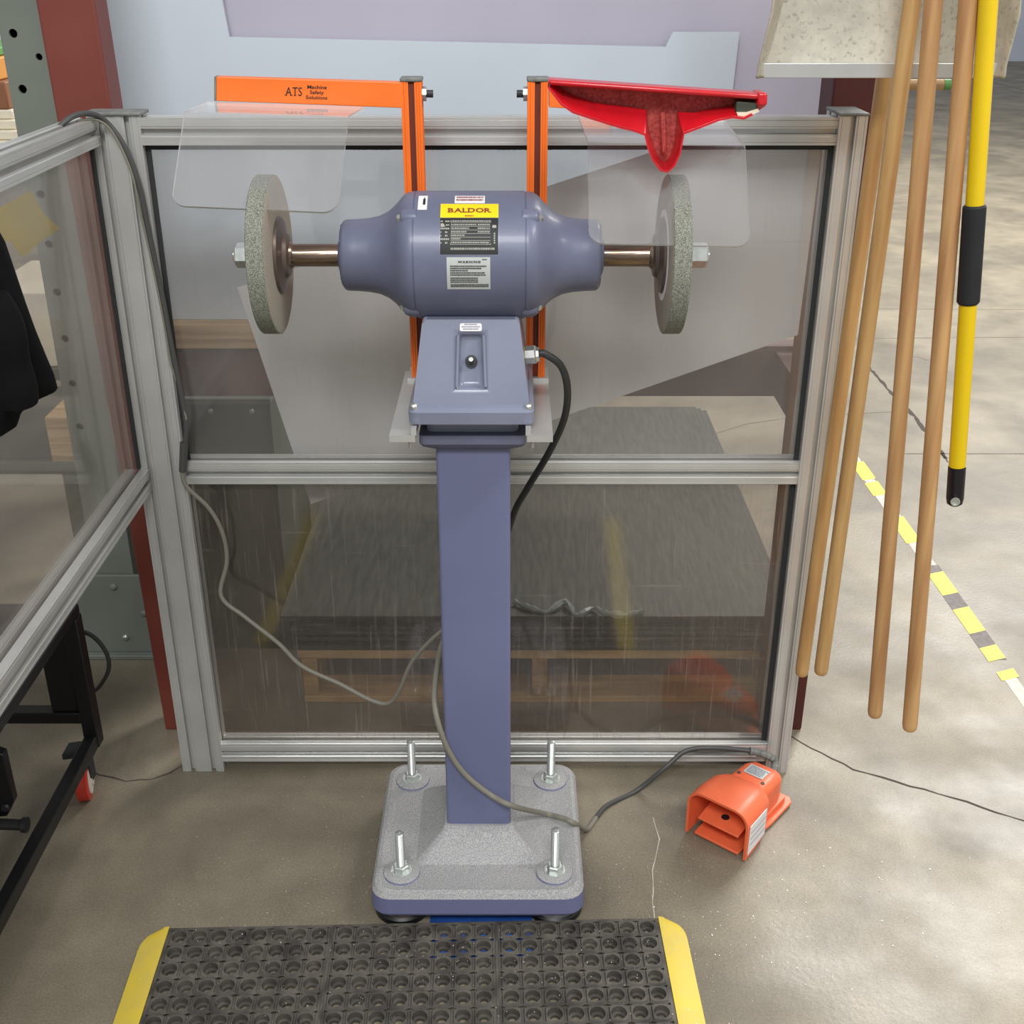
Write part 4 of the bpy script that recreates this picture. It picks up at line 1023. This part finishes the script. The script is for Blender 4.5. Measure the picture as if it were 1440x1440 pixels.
carton(zc_, zc_+.05, -1.8, XE-.05, Yh+.03, 'orange_box', 'orange box on the dark brown box at the left edge'); zc_ += .0505
carton(zc_, zc_+.02, -1.8, XE-.06, Yh+.04, 'green_box', 'thin green box on top of the orange box at the left edge')
carton(decks[1]+.0005, zz(412), -1.34, XE-.0, Yh, 'cream', 'cream carton on the middle shelf, seen through the side pane')
carton(decks[2]+.0005, zz(585), -1.23, XE+.0, Yh-.01, 'wood_board', 'tan carton on the lowest shelf, seen through the side pane')
# yellow paper on the side pane
XP = SX0+.0155
pts = [P(x_, y_, X=XP) for x_, y_ in ((-14, 300), (44, 268), (62, 300), (84, 322), (60, 338), (32, 362), (16, 340), (-18, 338))]
tag(obj('paper_sheet', MB().prism(pts, (-.001, 0, 0)), 'yellow_paper', smooth=0), 'crumpled yellow paper sheet stuck behind the side pane', 'paper')

# ---------------------------------------------------------------- black jacket
jk = MB(); rings = []; rd = random.Random(4)
lv = [(255, -190, -60, 1.36), (300, -192, -22, 1.37), (345, -192, 4, 1.38), (390, -190, 20, 1.39), (430, -190, 34, 1.40), (470, -190, 49, 1.41), (505, -190, 64, 1.42), (530, -188, 75, 1.43), (548, -186, 80, 1.43), (556, -184, 62, 1.43), (568, -182, 42, 1.42), (580, -180, 30, 1.42), (598, -178, 24, 1.41), (608, -176, 8, 1.41), (611, -174, -2, 1.41)]
for k, (y_, xa, xb, Yj) in enumerate(lv):
    pa, pb = P(xa, y_, Y=Yj), P(xb, y_, Y=Yj); c_ = (pa+pb)/2; hw_ = (pb.x-pa.x)/2; ring = []
    for i in range(56):
        a_ = 2*pi*i/56; fold = .012*sin(3*a_+1+.1*k)+.006*sin(9*a_+.12*k)
        dy = .045+fold
        ring.append(Vector((c_.x+hw_*cos(a_), c_.y+dy*sin(a_)*(1-.35*k/len(lv)), c_.z+.002*sin(5*a_))))
    rings.append(ring)
jk.loft(rings)
jo = thing('jacket', 'black cloth jacket hanging from the side fence rail at the left edge', 'jacket', P(-60, 300, Y=1.37))
obj('cloth', jk, 'black_cloth', jo, smooth=70)
sl = smooth_path([P(-20, 420, Y=1.35), P(5, 470, Y=1.355), P(15, 520, Y=1.365), P(22, 565, Y=1.37)], 6)
obj('sleeve', MB().tube(sl, [.026+.002*sin(i*.5) for i in range(len(sl))], 16), 'black_cloth', jo, smooth=70)
hk = smooth_path([(-.69, 1.36, FT+.003), (-.66, 1.36, FT+.003), (-.655, 1.36, FT-.03), (-.665, 1.365, P(-60, 262, Y=1.37).z)], 5)
obj('hanging_loop', MB().tube(hk, .004, 8), 'black_cloth', jo)

# ---------------------------------------------------------------- black cart under the side rail
ct = thing('cart', 'low black steel cart on red casters at the left edge', 'cart', (-1.0, 1.4, 0))
XC = -.832; zc_ = .142
obj('lower_rail', MB().box(XC-.012, XC+.012, .85, 1.925, zc_-.014, zc_+.014), 'black_metal', ct, bevel=.002)
obj('leg', MB().box(XC-.014, XC+.014, 1.90, 1.93, zc_-.014, .42), 'black_metal', ct, bevel=.002)
obj('cross_rail', MB().box(-1.45, XC-.013, 1.90, 1.93, .185, .21), 'black_metal', ct, bevel=.002)
obj('side_panel', MB().box(-.90, XC-.0145, 1.905, 1.925, .2105, .42), 'black_metal', ct, bevel=.002)
obj('top_shelf', MB().box(-1.45, XC+.012, .85, 1.93, .4205, .44), 'black_metal', ct, bevel=.002)
obj('leg', MB().box(-1.45, -1.42, 1.90, 1.93, .06, .42), 'black_metal', ct, bevel=.002)
pm = [P(-30, 1050, Y=1.66), P(4, 1062, Y=1.66), P(19, 1128, Y=1.66), P(10, 1148, Y=1.66), P(-30, 1152, Y=1.66)]
obj('brake_plate', MB().prism(pm, (0, .02, 0)), 'black_metal', ct, bevel=.002)
pb_ = P(8, 1135, Y=1.66); obj('bolt', MB().lathe((pb_.x, 1.659, pb_.z), (0, -1, 0), [(0, .008), (.005, .006)], 12), 'dark_steel', ct)
obj('foot_bar', MB().tube([P(-90, 1156, Y=1.64), P(32, 1160, Y=1.64)], .010, 14).lathe(P(32, 1160, Y=1.64), (1, 0, 0), [(0, .014), (.008, .014)], 16), 'dark_steel', ct)
cw_ = P(116, 1098, Y=1.905)
def caster(x, y, r=.040):
    a_ = Vector((1, .25, 0)).normalized(); c = Vector((x, y, r+.0005))
    rt_ = obj('caster', MB().lathe(c-a_*.013, a_, [(0, r*.86), (.003, r), (.023, r), (.026, r*.86)], 32), 'caster_red', ct, smooth=35)
    obj('caster_hub', MB().lathe(c+a_*.0131, a_, [(0, r*.72), (.002, r*.70), (.003, r*.35), (.006, r*.3)], 28), 'caster_white', rt_)
    obj('caster_fork', MB().obox(c+a_*.020+Vector((0, 0, .032)), a_*.0015, Vector((0, .012, 0)), (0, 0, .032)).obox(c+Vector((0, 0, .074)), a_*.022, Vector((0, .02, 0)), (0, 0, .006)), 'dark_steel', rt_)
caster(-.866, 1.908, .043); caster(-1.40, 1.885); caster(-.868, .90)
lp = smooth_path([P(100, 885, Y=2.0), P(128, 893, Y=2.0), P(148, 915, Y=2.0), P(153, 940, Y=2.0), P(140, 965, Y=2.0), P(125, 975, Y=2.0)], 6)
obj('cable', MB().tube(lp, .0045, 8), 'black_cable', ct)
